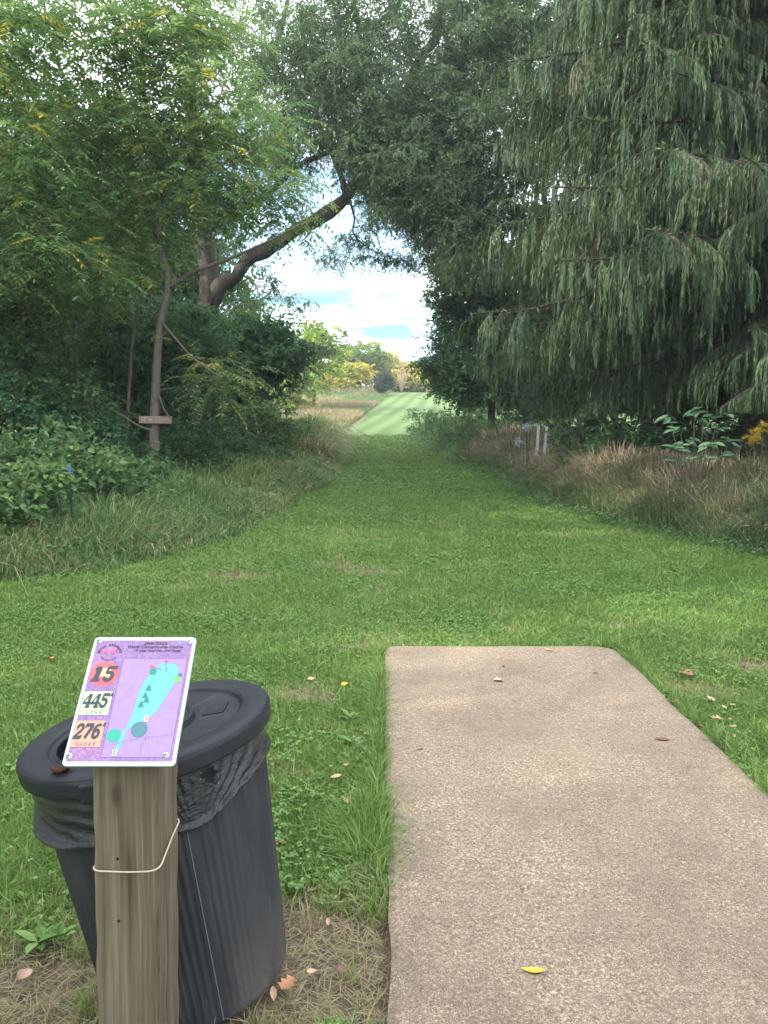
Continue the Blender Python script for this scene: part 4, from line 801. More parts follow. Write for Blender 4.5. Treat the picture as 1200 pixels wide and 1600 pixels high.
# white markers on the right
WH = flat('chalky_white_plastic', (.62, .60, .62), .6)
for px, lb in ((838, 'left of two narrow white upright markers in the dry grass'), (848, 'right of two narrow white upright markers in the dry grass')):
    p = at(px, 690, 17.6); z0 = float(tz(p[0], 17.6)); hh = at(px, 666, 17.6)[2]-z0; acc = Acc(); box(acc, (0, 0, hh/2), (.062, .018, hh), bev=.004); o = link('white_marker', acc.mesh('white_marker'), WH); o.location = (p[0], 17.6, z0); o.rotation_euler = (0, math.radians(2 if px < 840 else 4), 0); tag(o, lb, 'marker', 'white upright markers')
rg = np.random.default_rng(401)
for px, py, nn, lb in ((825, 667, 60, 'cluster of pale lilac asters left of the white markers'), (812, 690, 40, 'lower cluster of pale asters in the right dry grass')):
    p = at(px, py, 17.0); z0 = float(tz(p[0], 17.0)); st_, fl = Acc(), Acc(); top_ = p[2]-z0
    for k in range(nn):
        e = np.array([rg.normal(0, .05), rg.normal(0, .05), top_+rg.normal(0, .05)])
        if k % 6 == 0: tube(st_, smooth_path(np.array([[0, 0, 0], e*[.4, .4, .5], e]), 5), .004, 3)
        a = np.arange(7)*.9; V, F, r_ = leaf_mesh_arrays(np.tile(e, (7, 1)), np.stack([np.cos(a), -.5+0*a, np.sin(a)], 1), np.tile([0, -1., .3], (7, 1)), .024, .012); fl.add(V, F, 0)
    root = empty('aster', (p[0], 17.0, z0)); tag(root, lb, 'flowers'); link('stem', st_.mesh('stem'), TWIG, root); link('petals', fl.mesh('petals'), flat('lilac_petal', (.42, .42, .50), .7) if 'lilac_petal' not in bpy.data.materials else bpy.data.materials['lilac_petal'], root)
# uprooted stump
sp_ = at(303, 768, 13.9); sp_[2] = tz(sp_[0], 13.9); acc = Acc(); rg = np.random.default_rng(402)
Q = np.array([[0, 0, -.1], [.02, 0, .18], [-.05, .02, .36], [-.08, .02, .52]]); tube(acc, smooth_path(Q, 10), [.17, .17, .16, .15, .15, .14, .13, .12, .10, .05], 12, rngn=.9)
for k in range(34):
    a = rg.uniform(0, 6.28); p = np.array([rg.normal(0, .05)-.03, rg.normal(0, .05), rg.uniform(.05, .48)]); l = rg.uniform(.15, .36); e = p+[math.cos(a)*l, math.sin(a)*l*.6, rg.normal(-.10, .12)]; tube(acc, smooth_path(np.array([p, (p+e)/2+rg.normal(0, .04, 3), e]), 6), np.linspace(.035, .006, 6), 5, rngn=.6)
o = link('tree_stump', acc.mesh('tree_stump'), barkmat('rotten_wood', (.018, .011, .009), (.075, .045, .035))); o.location = sp_; tag(o, 'dark rotten stump with tangled roots right of the walnut trunk', 'stump')
# arching dead canes over the bramble
rg = np.random.default_rng(403)
for k, (pts, Y, lb) in enumerate([([(90, 630), (150, 632), (190, 645), (215, 668), (235, 672)], 14.0, 'long bare cane arching left from behind the wooden board'), ([(150, 790), (165, 750), (195, 735), (215, 745)], 11, 'pale bent cane in the brambles left of the walnut trunk')]):
    Q = smooth_path(np.array([at(px, py, Y) for px, py in pts]), 14); acc = Acc(); tube(acc, Q, np.linspace(.010, .018, 14) if k == 0 else .006, 6)
    base_ = Q[-1] if k == 0 else Q[0]; g_ = base_.copy(); g_[2] = tz(g_[0], g_[1]); tube(acc, smooth_path(np.array([base_, (base_+g_)/2+[.05, 0, 0], g_]), 6), .016 if k == 0 else .006, 6)
    tag(link('bare_cane', acc.mesh('bare_cane'), BARK_G), lb, 'cane')

# ------------------------------------------------------------------ fallen leaves on pad and lawn
def leafshape(kind, s, rg):
    n = 15
    t = np.linspace(0, 1, n); 
    if kind == 'oval': w = .30*np.sin(np.pi*t**.8)*(1-.1*t)
    elif kind == 'long': w = .17*np.sin(np.pi*t**.75)
    else: w = .20*np.sin(np.pi*t**.7)+.26*np.abs(np.sin(t*np.pi*3))*(t > .1)*(t < .92)
    curl = rg.uniform(.15, .5); tw = rg.normal(0, .4); cx = t-.5; zc_ = curl*(cx**2)*1.2
    V = []
    for k in range(n):
        for q in (-1, -.5, 0, .5, 1): V.append([cx[k], q*w[k], zc_[k]+abs(q)*w[k]*.55*curl*2+tw*q*w[k]*cx[k]*.8+.02])
    V = np.array(V)*s; i = (np.arange(n-1)[:, None]*5+np.arange(4)[None, :]).ravel(); F = np.stack([i, i+5, i+6, i+1], 1)
    V2 = V+np.array([0, 0, .0006]); nv_ = len(V)
    return np.concatenate([V, V2]), np.concatenate([F[:, ::-1], F+nv_])
LM = {k: flat(k+'_dead_leaf', c, .6) for k, c in {'yellow': (.48, .29, .03), 'brown': (.12, .065, .045), 'tan': (.42, .28, .17), 'orange': (.34, .16, .08), 'red': (.55, .13, .08), 'rust': (.24, .09, .05), 'pink': (.38, .25, .18)}.items()}
def fallen(px, py, s, kind, col, lb, seed, onpad=False, group=None, z=None, pos=None):
    rg = np.random.default_rng(seed); V, F = leafshape(kind, s, rg); me = npmesh('fallen_leaf', V, [F], smooth=True); o = link('fallen_leaf', me, LM[col])
    if pos is not None: p = pos
    elif onpad: q = on_pad(px, py); p = (q[0], q[1], PADZ+.001)
    else: q = gnd(px, py-6); p = (q[0], q[1], q[2]+.028)
    o.location = p; o.rotation_euler = (rg.normal(0, .2 if not onpad else .05), rg.normal(0, .2 if not onpad else .05), rg.uniform(0, 6.28)); tag(o, lb, 'leaf', group); return o
FL = [(833, 1519, .066, 'long', 'yellow', 'curled yellow leaf with brown edges on the near part of the concrete pad', 1), (858, 1017, .06, 'long', 'yellow', 'bright yellow leaf near the far edge of the concrete pad', 1),
      (1034, 1156, .065, 'oval', 'brown', 'dark brown curled leaf near the right side of the concrete pad', 1), (779, 1064, .06, 'lobed', 'tan', 'tan lobed leaf lying flat on the far half of the concrete pad', 1), (931, 1052, .035, 'oval', 'brown', 'small brown leaf near the pad far right corner', 1),
      (787, 1042, .03, 'oval', 'brown', 'tiny dark leaf just above the tan lobed leaf on the pad', 1), (657, 1171, .03, 'long', 'brown', 'tiny brown leaf scrap on the left side of the pad', 1), (690, 1017, .03, 'oval', 'tan', 'small pale leaf scrap by the far left corner of the pad', 1),
      (80, 1043, .06, 'oval', 'red', 'single orange red leaf in the grass left of the course sign', 0), (1072, 1068, .09, 'lobed', 'rust', 'rust coloured leaf in the grass right of the pad', 0), (1078, 1062, .06, 'oval', 'tan', 'tan leaf resting against the rust coloured leaf right of the pad', 0),
      (525, 1232, .055, 'oval', 'tan', 'pale tan leaf in the grass between can and pad', 0), (583, 1339, .05, 'oval', 'pink', 'pale pinkish leaf in long grass by the pad left edge', 0), (450, 1560, .05, 'lobed', 'orange', 'orange leaf on the dirt right of the can base', 0), (428, 1578, .05, 'long', 'tan', 'straw coloured leaf just left of the orange leaf by the can', 0),
      (36, 1548, .06, 'oval', 'pink', 'pale orange leaf on the bare soil at lower left', 0), (538, 1083, .045, 'lobed', 'yellow', 'small yellow leaf in the grass above the broad leaved weeds', 0), (487, 1075, .05, 'oval', 'pink', 'pale leaf on the bare spot right of the can lid', 0),
      (1110, 1106, .06, 'oval', 'tan', 'tan leaf among litter at the pad right edge', 0), (1094, 1148, .05, 'long', 'rust', 'reddish leaf at the grass edge of the pad right side', 0), (850, 968, .05, 'oval', 'tan', 'pale leaf in the lawn beyond the pad far edge', 0), (1152, 1198, .05, 'lobed', 'brown', 'brown leaf at the right edge of the pad where grass overlaps', 0),
      (940, 1000, .045, 'oval', 'yellow', 'pale yellow leaf just off the pad far right corner', 0), (593, 1118, .045, 'oval', 'orange', 'orange scrap of leaf beside the pad left edge', 0), (575, 1160, .045, 'lobed', 'tan', 'tan crumpled leaf left of the pad, below the orange scrap', 0), (1120, 1140, .07, 'lobed', 'tan', 'crumpled tan leaf in the thick grass right of the pad', 0)]
rgl = np.random.default_rng(777)
LIT = 'small dry leaf scrap, one of many strewn through the lawn around the pad'
for k in range(46):
    px, py = (rgl.uniform(1000, 1190), rgl.uniform(960, 1190)) if k < 26 else (rgl.uniform(440, 600), rgl.uniform(1010, 1560))
    g_ = gnd(px, py)
    if g_[0] > pR+.04 or g_[0] < pL-.03: FL.append((px, py, rgl.uniform(.018, .04), ['oval', 'lobed', 'long'][k % 3], ['tan', 'brown', 'rust', 'pink', 'tan'][k % 5], LIT, 0))
for k in range(14):
    FL.append((rgl.uniform(620, 1000), 1010+rgl.random()**1.5*500, rgl.uniform(.010, .022), 'long', ['brown', 'rust'][k % 2], 'tiny dark leaf crumb, one of several dotted over the concrete pad', 1))
for k, (px, py, s, kd, co, lb, op) in enumerate(FL): fallen(px, py, s, kd, co, lb, 500+k, bool(op), 'leaf crumbs on the pad' if 'crumb' in lb else 'leaf scraps in the lawn' if lb is LIT else 'fallen leaves')
# broad leaved lawn weeds
for k, (px, py, s, lb) in enumerate([(545, 1128, .055, 'pale broad leaved weed in the lawn between can and pad'), (552, 1168, .06, 'broad leaved weed just below the similar one left of the pad'), (60, 1480, .06, 'large plantain weed left of the can'), (605, 1325, .07, 'tufted weed touching the pad left edge'), (700, 975, .05, 'small plantain weed beyond the pad far edge'), (100, 1470, .045, 'plantain weed by the bare soil at lower left')]):
    rg = np.random.default_rng(560+k); p = gnd(px, py); acc = Acc(); n = 10; a = np.arange(n)*2.4+rg.random(n)*.5
    V, F, r_ = leaf_mesh_arrays(np.tile([0, 0, .015], (n, 1))+.006*rnd3(rg, n), np.stack([np.cos(a), np.sin(a), rg.uniform(.15, .7, n)], 1), np.tile([0, 0, 1.], (n, 1)), s*rg.uniform(.8, 1.3, n), s*.5, True, .12); acc.add(V, F, np.repeat(rg.random(n), r_))
    o = link('lawn_weed', acc.mesh('lawn_weed'), G['clover']); o.location = p; tag(o, lb, 'weed', 'broad leaved weeds in the lawn')

# ------------------------------------------------------------------ wooden post
PW = .127; FRONT_Y = 1.425; ptop = .845
post_root_x = -.5175
m = M_('weathered_timber'); tcn = m.n('ShaderNodeTexCoord'); P0_ = tcn.outputs['Object']
mp = m.n('ShaderNodeMapping', _in={'Scale': (1, 1, .035)}); m.l(P0_, mp.inputs[0]); wv = m.noise(mp.outputs[0], 45, 6, .62)
mp3 = m.n('ShaderNodeMapping', _in={'Scale': (1, 1, .02)}); m.l(P0_, mp3.inputs[0]); gr = m.noise(mp3.outputs[0], 130, 4, .6)
br = m.noise(m.obj((1, 1, .3)), 9, 4)
c = m.ramp(wv, [(.34, (.034, .025, .017)), (.46, (.090, .070, .048)), (.60, (.150, .122, .086))])
c = m.mix(m.ramp(gr, [(.38, (.75, .75, .75)), (.5, (0, 0, 0))]), c, (.10, .075, .05))
c = m.mix(m.ramp(br, [(.42, (0, 0, 0)), (.7, (.45, .45, .45))]), c, (.15, .13, .085))
# vertical growth-ring streaks on the right half of the face
sx_ = m.n('ShaderNodeSeparateXYZ'); m.l(P0_, sx_.inputs[0])
wob_ = m.math('MULTIPLY', m.math('SUBTRACT', m.noise(m.obj((1, 1, .25)), 6, 3), .5), .03)
rg_ = m.math('SINE', m.math('MULTIPLY', m.math('ADD', sx_.outputs['X'], wob_), 620))
msk_ = m.n('ShaderNodeMapRange', _in={'From Min': .0, 'From Max': .028}); m.l(sx_.outputs['X'], msk_.inputs[0])
c = m.mix(m.math('MULTIPLY', m.ramp(rg_, [(.35, (1, 1, 1)), (.75, (0, 0, 0))]), m.math('MULTIPLY', msk_.outputs[0], .55)), c, (.085, .06, .042))
# the knot and its stain
kn = m.n('ShaderNodeVectorMath', operation='SUBTRACT'); m.l(P0_, kn.inputs[0]); kn.inputs[1].default_value = (-.018, -.06, -.105)
ks = m.n('ShaderNodeVectorMath', operation='MULTIPLY'); m.l(kn.outputs[0], ks.inputs[0]); ks.inputs[1].default_value = (1, .25, .42)
kl = m.n('ShaderNodeVectorMath', operation='LENGTH'); m.l(ks.outputs[0], kl.inputs[0])
kd = m.math('ADD', kl.outputs['Value'], m.math('MULTIPLY', m.math('SUBTRACT', wv, .5), .010))
kring = m.math('SINE', m.math('MULTIPLY', kd, 1500))
c = m.mix(m.ramp(kd, [(.006, (.9, .9, .9)), (.0105, (.35, .35, .35)), (.022, (0, 0, 0))]), c, (.055, .033, .022))
ck = m.noise(m.obj((1, 1, .012)), 75, 3, .5); ckm = m.ramp(ck, [(.66, (0, 0, 0)), (.70, (.9, .9, .9))]); c = m.mix(ckm, c, (.025, .018, .012))
m.pbr(c, .85, normal=m.bump(m.math('SUBTRACT', m.math('ADD', wv, gr), m.math('MULTIPLY', ckm, 2)), .55, .003), spec=.2)
WOODP = m.m
post = empty('wooden_post', (post_root_x, FRONT_Y+PW/2, 0), (0, math.radians(1.3), math.radians(-1.8))); tag(post, 'square weathered timber post carrying the course sign before the can', 'post')
# the timber: a square prism, top sawn at 45 degrees to carry the sign; origin at its top
import bmesh
bm = bmesh.new(); hw = PW/2; NS = 24
rings = []
for k in range(NS+1):
    z = -.4+(ptop+.4)*k/NS; ring = []
    for sx2, sy2 in ((-1, -1), (1, -1), (1, 1), (-1, 1)):
        zz = z if k < NS else z+(0 if sy2 < 0 else PW*.92)
        ring.append(bm.verts.new((sx2*hw+.0012*math.sin(k*1.7+sx2), sy2*hw, zz-ptop)))
    rings.append(ring)
for a, b_ in zip(rings[:-1], rings[1:]):
    for j in range(4): bm.faces.new((a[j], a[(j+1) % 4], b_[(j+1) % 4], b_[j]))
bm.faces.new(rings[0][::-1]); bm.faces.new(rings[-1])
vert_edges = [e for e in bm.edges if abs(e.verts[0].co.x-e.verts[1].co.x) < .003 and abs(e.verts[0].co.y-e.verts[1].co.y) < 1e-4]
bmesh.ops.bevel(bm, geom=vert_edges, offset=.004, segments=2, affect='EDGES')
me = bpy.data.meshes.new('timber'); bm.to_mesh(me); bm.free()
tb = link('timber', me, WOODP, post, (0, 0, ptop))
for q, (hx, hz, r_) in enumerate([(-.017, -.235, .0032), (-.017, -.365, .0034), (.034, -.15, .0012)]):  # dark plugs painting the shade inside the nail holes
    acc = Acc(); tube(acc, np.array([[0, -.0006, 0], [0, .004, 0]]), r_, 12); link('nail_hole_shade', acc.mesh('nail_hole_shade'), flat('hole_shade', (.012, .008, .006), .9) if 'hole_shade' not in bpy.data.materials else bpy.data.materials['hole_shade'], tb, (hx, -hw, hz))
# twine looped round the post
pm = Matrix.Translation(post.location) @ post.rotation_euler.to_matrix().to_4x4()
acc = Acc(); e_ = hw+.0022; zt_ = .589
loop = [(-e_, .6, .0), (-e_, -.4, -.004), (-e_-.001, -1, 0), (-.9*e_, -1.06, -.002), (0, -1.05, -.0025), (.7*e_, -1.06, .001), (.93*e_, -1.08, .006), (1.05*e_, -1, .010), (1.06*e_, -.5, .022), (1.06*e_, .2, .034), (1.05*e_, .9, .038), (.9*e_, 1.06, .038), (0, 1.06, .03), (-.9*e_, 1.06, .012), (-1.05*e_, .95, .008), (-e_, .6, .0)]
Pq = np.array([[x, y*e_, zt_+z] for x, y, z in loop]); Pq = np.array([(pm @ Vector(p))[:] for p in smooth_path(Pq, 120)])
tube(acc, Pq, .0017, 8); o = link('twine', acc.mesh('twine', True), flat('jute_twine', (.42, .35, .25), .9)); tag(o, 'thin tan string looped around the timber post', 'string')

# ------------------------------------------------------------------ course sign
SWD, SHT = .2135, .274
sy = Vector((0, 1.58-1.39, 1.012-.819)).normalized()      # up along the board
sxv = Vector((1, 0, 0)); szn = sxv.cross(sy)
sign = empty('course_sign'); sign.matrix_world = Matrix.Translation((-.5015, 1.388, .8175)) @ Matrix((sxv, sy, szn)).transposed().to_4x4()
tag(sign, 'tilted purple course sign number 15 fixed on top of the post', 'sign')
def rrect(x0, y0, x1, y1, r, n=6):
    out = []
    for cx, cy, a0 in ((x1-r, y0+r, -90), (x1-r, y1-r, 0), (x0+r, y1-r, 90), (x0+r, y0+r, 180)):
        for k in range(n+1):
            a = math.radians(a0+90*k/n); out.append((cx+r*math.cos(a), cy+r*math.sin(a)))
    return out
def poly(name, pts, z, mat, parent, thick=0):
    bm = bmesh.new(); vs = [bm.verts.new((x, y, z)) for x, y in pts]; f = bm.faces.new(vs)
    if f.normal.z < 0: f.normal_flip()
    if thick:
        r_ = bmesh.ops.extrude_face_region(bm, geom=[f]); 
        for v in [g for g in r_['geom'] if isinstance(g, bmesh.types.BMVert)]: v.co.z -= thick
        bmesh.ops.recalc_face_normals(bm, faces=bm.faces)
    bmesh.ops.triangulate(bm, faces=[f for f in bm.faces if len(f.verts) > 4])
    me = bpy.data.meshes.new(name); bm.to_mesh(me); bm.free(); return link(name, me, mat, parent)
def polys(name, plist, z, mat, parent):
    bm = bmesh.new(); q = z
    for pts in plist:
        f = bm.faces.new([bm.verts.new((x, y, q)) for x, y in pts]); f.normal_update()
        if f.normal.z < 0: f.normal_flip()
        q += .00002
    bmesh.ops.triangulate(bm, faces=bm.faces[:]); me = bpy.data.meshes.new(name); bm.to_mesh(me); bm.free(); return link(name, me, mat, parent)
def sp(x, y):     # a point of the sign read off the photo's enlargement -> metres on the board
    v = (1150-y)/1090; L_ = 40+295*v; R_ = 990+190*v; return ((x-L_)/(R_-L_)-.5)*SWD, v*SHT
WHITE = flat('white_laminate', (.36, .44, .42), .35)
poly('backing_plate', rrect(-SWD/2, 0, SWD/2, SHT, .008), 0, WHITE, sign, .0055)
poly('under_board', rrect(-SWD/2+.002, .003, SWD/2-.002, SHT-.003, .006), -.0057, flat('board_edge', (.05, .045, .04), .8), sign, .010)
m = M_('cracked_purple_print'); P = m.obj()
wp = m.n('ShaderNodeMix', data_type='VECTOR', _in={0: .04}); nn_ = m.n('ShaderNodeTexNoise', _in={'Scale': 60, 'Detail': 3}); m.l(P, nn_.inputs['Vector']); m.l(P, wp.inputs[4]); m.l(nn_.outputs['Color'], wp.inputs[5])
def cracks(sc, w, src):
    v = m.n('ShaderNodeTexVoronoi', feature='DISTANCE_TO_EDGE', _in={'Scale': sc}); m.l(src, v.inputs['Vector']); return m.ramp(v.outputs['Distance'], [(0, (1, 1, 1)), (w, (0, 0, 0))])
n6 = m.noise(P, 35, 4); n7 = m.noise(P, 11, 3)
base_ = m.mix(n6, (.13, .065, .17), (.27, .175, .36)); base_ = m.mix(m.ramp(n7, [(.45, (0, 0, 0)), (.65, (.7, .7, .7))]), base_, (.32, .14, .23))
pc = m.mix(m.math('MULTIPLY', cracks(95, .14, wp.outputs[1]), .85), base_, (.14, .06, .19))
m.pbr(pc, .38, spec=.4); PURP = m.m
m = M_('pale_purple_print'); P = m.obj(); nn_ = m.n('ShaderNodeTexNoise', _in={'Scale': 40, 'Detail': 4}); m.l(P, nn_.inputs['Vector']); wp = m.n('ShaderNodeMix', data_type='VECTOR', _in={0: .05}); m.l(P, wp.inputs[4]); m.l(nn_.outputs['Color'], wp.inputs[5])
n6 = m.noise(P, 55, 4); base_ = m.mix(n6, (.20, .12, .30), (.29, .19, .40)); pc = m.mix(m.math('MULTIPLY', m.math('MULTIPLY', cracks(45, .06, wp.outputs[1]), m.ramp(n6, [(.4, (0, 0, 0)), (.6, (1, 1, 1))])), .6), base_, (.24, .15, .38))
m.pbr(pc, .38, spec=.4); PALE = m.m
bx = .0055; poly('printed_sheet', rrect(-SWD/2+.0065, .0085, SWD/2-.0065, SHT-.0075, .002), .0003, PURP, sign)
INK = flat('navy_ink', (.02, .023, .045), .4); LINE = flat('purple_ink', (.10, .05, .16), .4)
def outline(name, pts, w, z, mat, parent, closed=True):
    P2 = np.array(pts); n = len(P2); pl = []
    for k in range(n if closed else n-1):
        a, b2 = P2[k], P2[(k+1) % n]; d2 = (b2-a)/max(np.linalg.norm(b2-a), 1e-9); nn2 = np.array([-d2[1], d2[0]])*w/2; pl.append([a-nn2-d2*w*.3, b2-nn2+d2*w*.3, b2+nn2+d2*w*.3, a+nn2-d2*w*.3])
    return polys(name, pl, z, mat, parent)
# map panel
x0, y0 = sp(370, 1085); x1, _y = sp(950, 1085); xa, y1 = sp(570, 258); MAPR = [(x0, y0), (x1, y0), (x1, y1), (x0, y1)]
mapp = poly('map_panel', MAPR, .0006, PALE, sign); outline('panel_outline', MAPR, .0008, .0007, LINE, mapp)
fw = [(480, 1040), (512, 1040), (545, 985), (575, 900), (600, 862), (650, 830), (720, 795), (800, 755), (850, 700), (900, 620), (950, 540), (1000, 462), (1022, 410), (1030, 370), (1014, 330), (985, 305), (950, 296), (900, 298), (862, 318), (820, 352), (790, 390), (735, 460), (695, 535), (672, 620), (640, 720), (590, 830), (540, 905), (500, 990)]
poly('fairway_shape', [sp(*q) for q in fw], .0010, flat('cyan_ink', (.09, .31, .35), .4), mapp)
def disc(name, x, y, r, z, col, par):
    cx, cy = sp(x, y); return poly(name, [(cx+r*math.cos(a), cy+r*math.sin(a)) for a in np.linspace(0, 2*math.pi, 28, endpoint=False)], z, flat(name+'_ink', col, .4), par)
disc('tree_disc', 478, 914, .0135, .0013, (.01, .26, .17), mapp); disc('tree_disc', 690, 866, .0158, .0013, (.04, .13, .15), mapp); disc('tree_disc', 810, 378, .0072, .0013, (.006, .17, .10), mapp); disc('tree_disc', 1014, 441, .0072, .0013, (.11, .40, .07), mapp); disc('tree_disc', 1036, 408, .0042, .0016, (.06, .09, .20), mapp)
FIR = flat('fir_ink', (.006, .15, .10), .4)
for (tx, ty, hh_) in ((768, 545, .0135), (738, 605, .012), (748, 646, .014), (702, 685, .0135)):
    cx, cy = sp(tx, ty); w_ = hh_*.52
    polys('fir_symbol', [[(cx-w_, cy), (cx+w_, cy), (cx+w_*.35, cy+hh_*.42), (cx-w_*.35, cy+hh_*.42)], [(cx-w_*.75, cy+hh_*.36), (cx+w_*.75, cy+hh_*.36), (cx+w_*.25, cy+hh_*.7), (cx-w_*.25, cy+hh_*.7)], [(cx-w_*.5, cy+hh_*.64), (cx+w_*.5, cy+hh_*.64), (cx, cy+hh_)]], .0013+.0001*(ty == 605), FIR, mapp)
RED = flat('red_ink', (.65, .06, .10), .4); MAR = flat('maroon_ink', (.22, .06, .14), .4)
for (ax, ay), (ex, ey) in (((921, 380), (921, 262)), ((885, 362), (778, 324))):
    a = np.array(sp(ax, ay)); e = np.array(sp(ex, ey)); d2 = (e-a)/np.linalg.norm(e-a); n2 = np.array([-d2[1], d2[0]])
    polys('arrow_shaft', [[a-n2*.0007, e-d2*.006-n2*.0007, e-d2*.006+n2*.0007, a+n2*.0007]], .0018, MAR, mapp); polys('arrow_head', [[e-d2*.008-n2*.0042, e-d2*.008+n2*.0042, e]], .0018, RED, mapp)
def dashes(pts, z, nd):
    Q = np.array([sp(*q) for q in pts]); s = np.linspace(0, len(Q)-1, nd*2); pl = []
    C_ = np.stack([np.interp(s, np.arange(len(Q)), Q[:, k]) for k in (0, 1)], 1)
    for k in range(0, nd*2-1, 2):
        a, b2 = C_[k], C_[k+1]; d2 = unit(b2-a); n2 = np.array([-d2[1], d2[0]])*.00045; pl.append([a-n2, b2-n2, b2+n2, a+n2])
    polys('dashed_path', pl, z, LINE, mapp)
dashes([(392, 1010), (500, 978), (620, 950), (740, 932), (860, 920), (968, 912)], .0021, 19); dashes([(752, 936), (715, 985), (702, 1030), (700, 1072)], .0023, 5)
def text(s, x, y, size, mat, par, shear=0, bold=0, z=.0012, rot=0, sxx=1., space=1.):
    cx, cy = sp(x, y); o = link('lettering', textmesh(s, size, shear, bold, space=space), mat, par, (cx, cy, z), (0, 0, rot)); o.scale = (sxx, 1, 1); return o
CREAM = flat('cream_tag', (.55, .52, .46), .4)
for tx, ty, s_ in ((488, 1050, 'L'), (752, 780, 'S')):
    cx, cy = sp(tx, ty); t__ = poly('map_tag', [(cx-.0045, cy-.0062), (cx+.0045, cy-.0062), (cx+.0045, cy+.0062), (cx-.0045, cy+.0062)], .0024, CREAM, mapp); text(s_, tx, ty, .0125, INK if s_ == 'L' else RED, mapp, .1, .0005, .0026)
text('2008 PDGA', 838, 120, .0086, INK, sign, .25, .0002, sxx=1.15); text('World Championship Course', 832, 152, .0086, INK, sign, .25, .0002, sxx=1.12); text('A Club Dead Disc Golf Design', 858, 187, .0068, INK, sign, .25, .0002, sxx=1.12)
text('Course Map and Hole Information', 840, 214, .0050, flat('faded_ink', (.34, .20, .38), .4), sign, .25, 0, sxx=1.)
# arched logo lettering
lc = np.array(sp(450, 205)); lg = empty('logo'); lg.parent = sign; lg.location = (lc[0], lc[1], 0)
def arc(s, R_, a0, a1, size, mat, inside=False):
    for k, ch in enumerate(s):
        if ch == ' ': continue
        a = math.radians(a0+(a1-a0)*k/(len(s)-1)); o = link('lettering', textmesh(ch, size, 0, .0003), mat, lg, (R_*math.cos(a)*1.15, R_*math.sin(a)-.002, .0012), (0, 0, a-math.pi/2 if not inside else a+math.pi/2))
arc('MEYER BROADWAY', .0195, 172, 8, .0066, INK); arc('Disc Golf Course', .0150, 215, 325, .0045, LINE, True)
PINK = flat('pink_ink', (.75, .10, .22), .4)
t1_ = link('lettering', textmesh('South', .0125, .35, .0005), PINK, lg, (-.001, .004, .0014))
GREYI = flat('grey_ink', (.22, .25, .34), .4); polys('basket_mark', [[(-.0006, -.008), (.0006, -.008), (.0006, .012), (-.0006, .012)], [(-.004, .010), (.004, .010), (.003, .012), (-.003, .012)], [(-.0032, .010), (-.0024, .010), (-.0008, .003), (-.0014, .003)], [(.0032, .010), (.0024, .010), (.0008, .003), (.0014, .003)], [(-.0035, -.0008), (.0035, -.0008), (.0028, .001), (-.0028, .001)]], .0010, GREYI, lg)
polys('disc_mark', [[(.0132+.0022*math.cos(a), .005+.0040*math.sin(a)) for a in np.linspace(0, 6.283, 16, endpoint=False)]], .0016, MAR, lg)
# hole number and distances, drawn as slab italics
def digit(ch):
    S = []
    def ln(x0, y0, x1, y1, w): S.append(('l', x0, y0, x1, y1, w))
    def ac(cx, cy, rx_, ry_, a0, a1, w): S.append(('a', cx, cy, rx_, ry_, a0, a1, w))
    if ch == '1': ln(.40, .06, .40, .98, .27); ln(.08, .07, .72, .07, .14); ln(.12, .80, .40, .93, .15)
    if ch == '5': ln(.16, .92, .80, .92, .17); ln(.20, .97, .18, .50, .15); ac(.42, .33, .27, .26, 140, -150, .20); ln(.78, 1.0, .80, .80, .08); ln(.07, .22, .20, .22, .20)
    if ch == '4': ln(.60, .05, .60, .98, .22); ln(.50, .96, .06, .34, .10); ln(.04, .32, .88, .32, .13); ln(.38, .06, .84, .06, .12)
    if ch == '2': ac(.44, .70, .27, .24, 175, -20, .19); ln(.70, .62, .14, .10, .16); ln(.06, .08, .80, .08, .17); ln(.78, .26, .80, .05, .09); ln(.12, .70, .24, .70, .18)
    if ch == '7': ln(.08, .91, .84, .91, .18); ln(.78, .88, .34, .02, .21); ln(.11, .98, .11, .72, .09)
    if ch == '6': ac(.45, .31, .27, .25, 0, 360, .19); ac(.55, .50, .38, .42, 100, 185, .17); ln(.52, .93, .74, .90, .13)
    if ch == "'": ln(.16, 1.05, .12, .80, .13)
    out = []
    for s in S:
        if s[0] == 'l':
            _, xa, ya, xb, yb, w = s; w *= 1.35; d2 = np.array([xb-xa, yb-ya]); d2 = d2/np.linalg.norm(d2); n2 = np.array([-d2[1], d2[0]])*w/2; a, b2 = np.array([xa, ya]), np.array([xb, yb]); out.append([a-n2, b2-n2, b2+n2, a+n2])
        else:
            _, cx, cy, rx_, ry_, a0, a1, w = s; w *= 1.35; A_ = np.radians(np.linspace(a0, a1, 19))
            for p, q in zip(A_[:-1], A_[1:]):
                f = lambda a, k: np.array([cx+(rx_+k*w/2)*math.cos(a), cy+(ry_+k*w*.42)*math.sin(a)]); out.append([f(p, -1), f(q, -1), f(q, 1), f(p, 1)])
    return out
def slab(s, cx, cy, hgt, wid, mat, par, z, shear=.22, adv=.86):
    pl = []; tot = sum(.3 if c_ == "'" else adv for c_ in s); x_ = -tot/2
    for c_ in s:
        for pg in digit(c_): pl.append([(cx+(x_+p[0]+shear*(p[1]-.5))*wid, cy+(p[1]-.5)*hgt) for p in pg])
        x_ += .3 if c_ == "'" else adv
    return polys('number', pl, z, mat, par)
cc = sp(400, 396); hd = poly('number_disc', [(cc[0]+.0300*math.cos(a), cc[1]+.0280*math.sin(a)) for a in np.linspace(0, 6.2832, 40, endpoint=False)], .0006, flat('coral_ink', (.44, .08, .09), .4), sign)
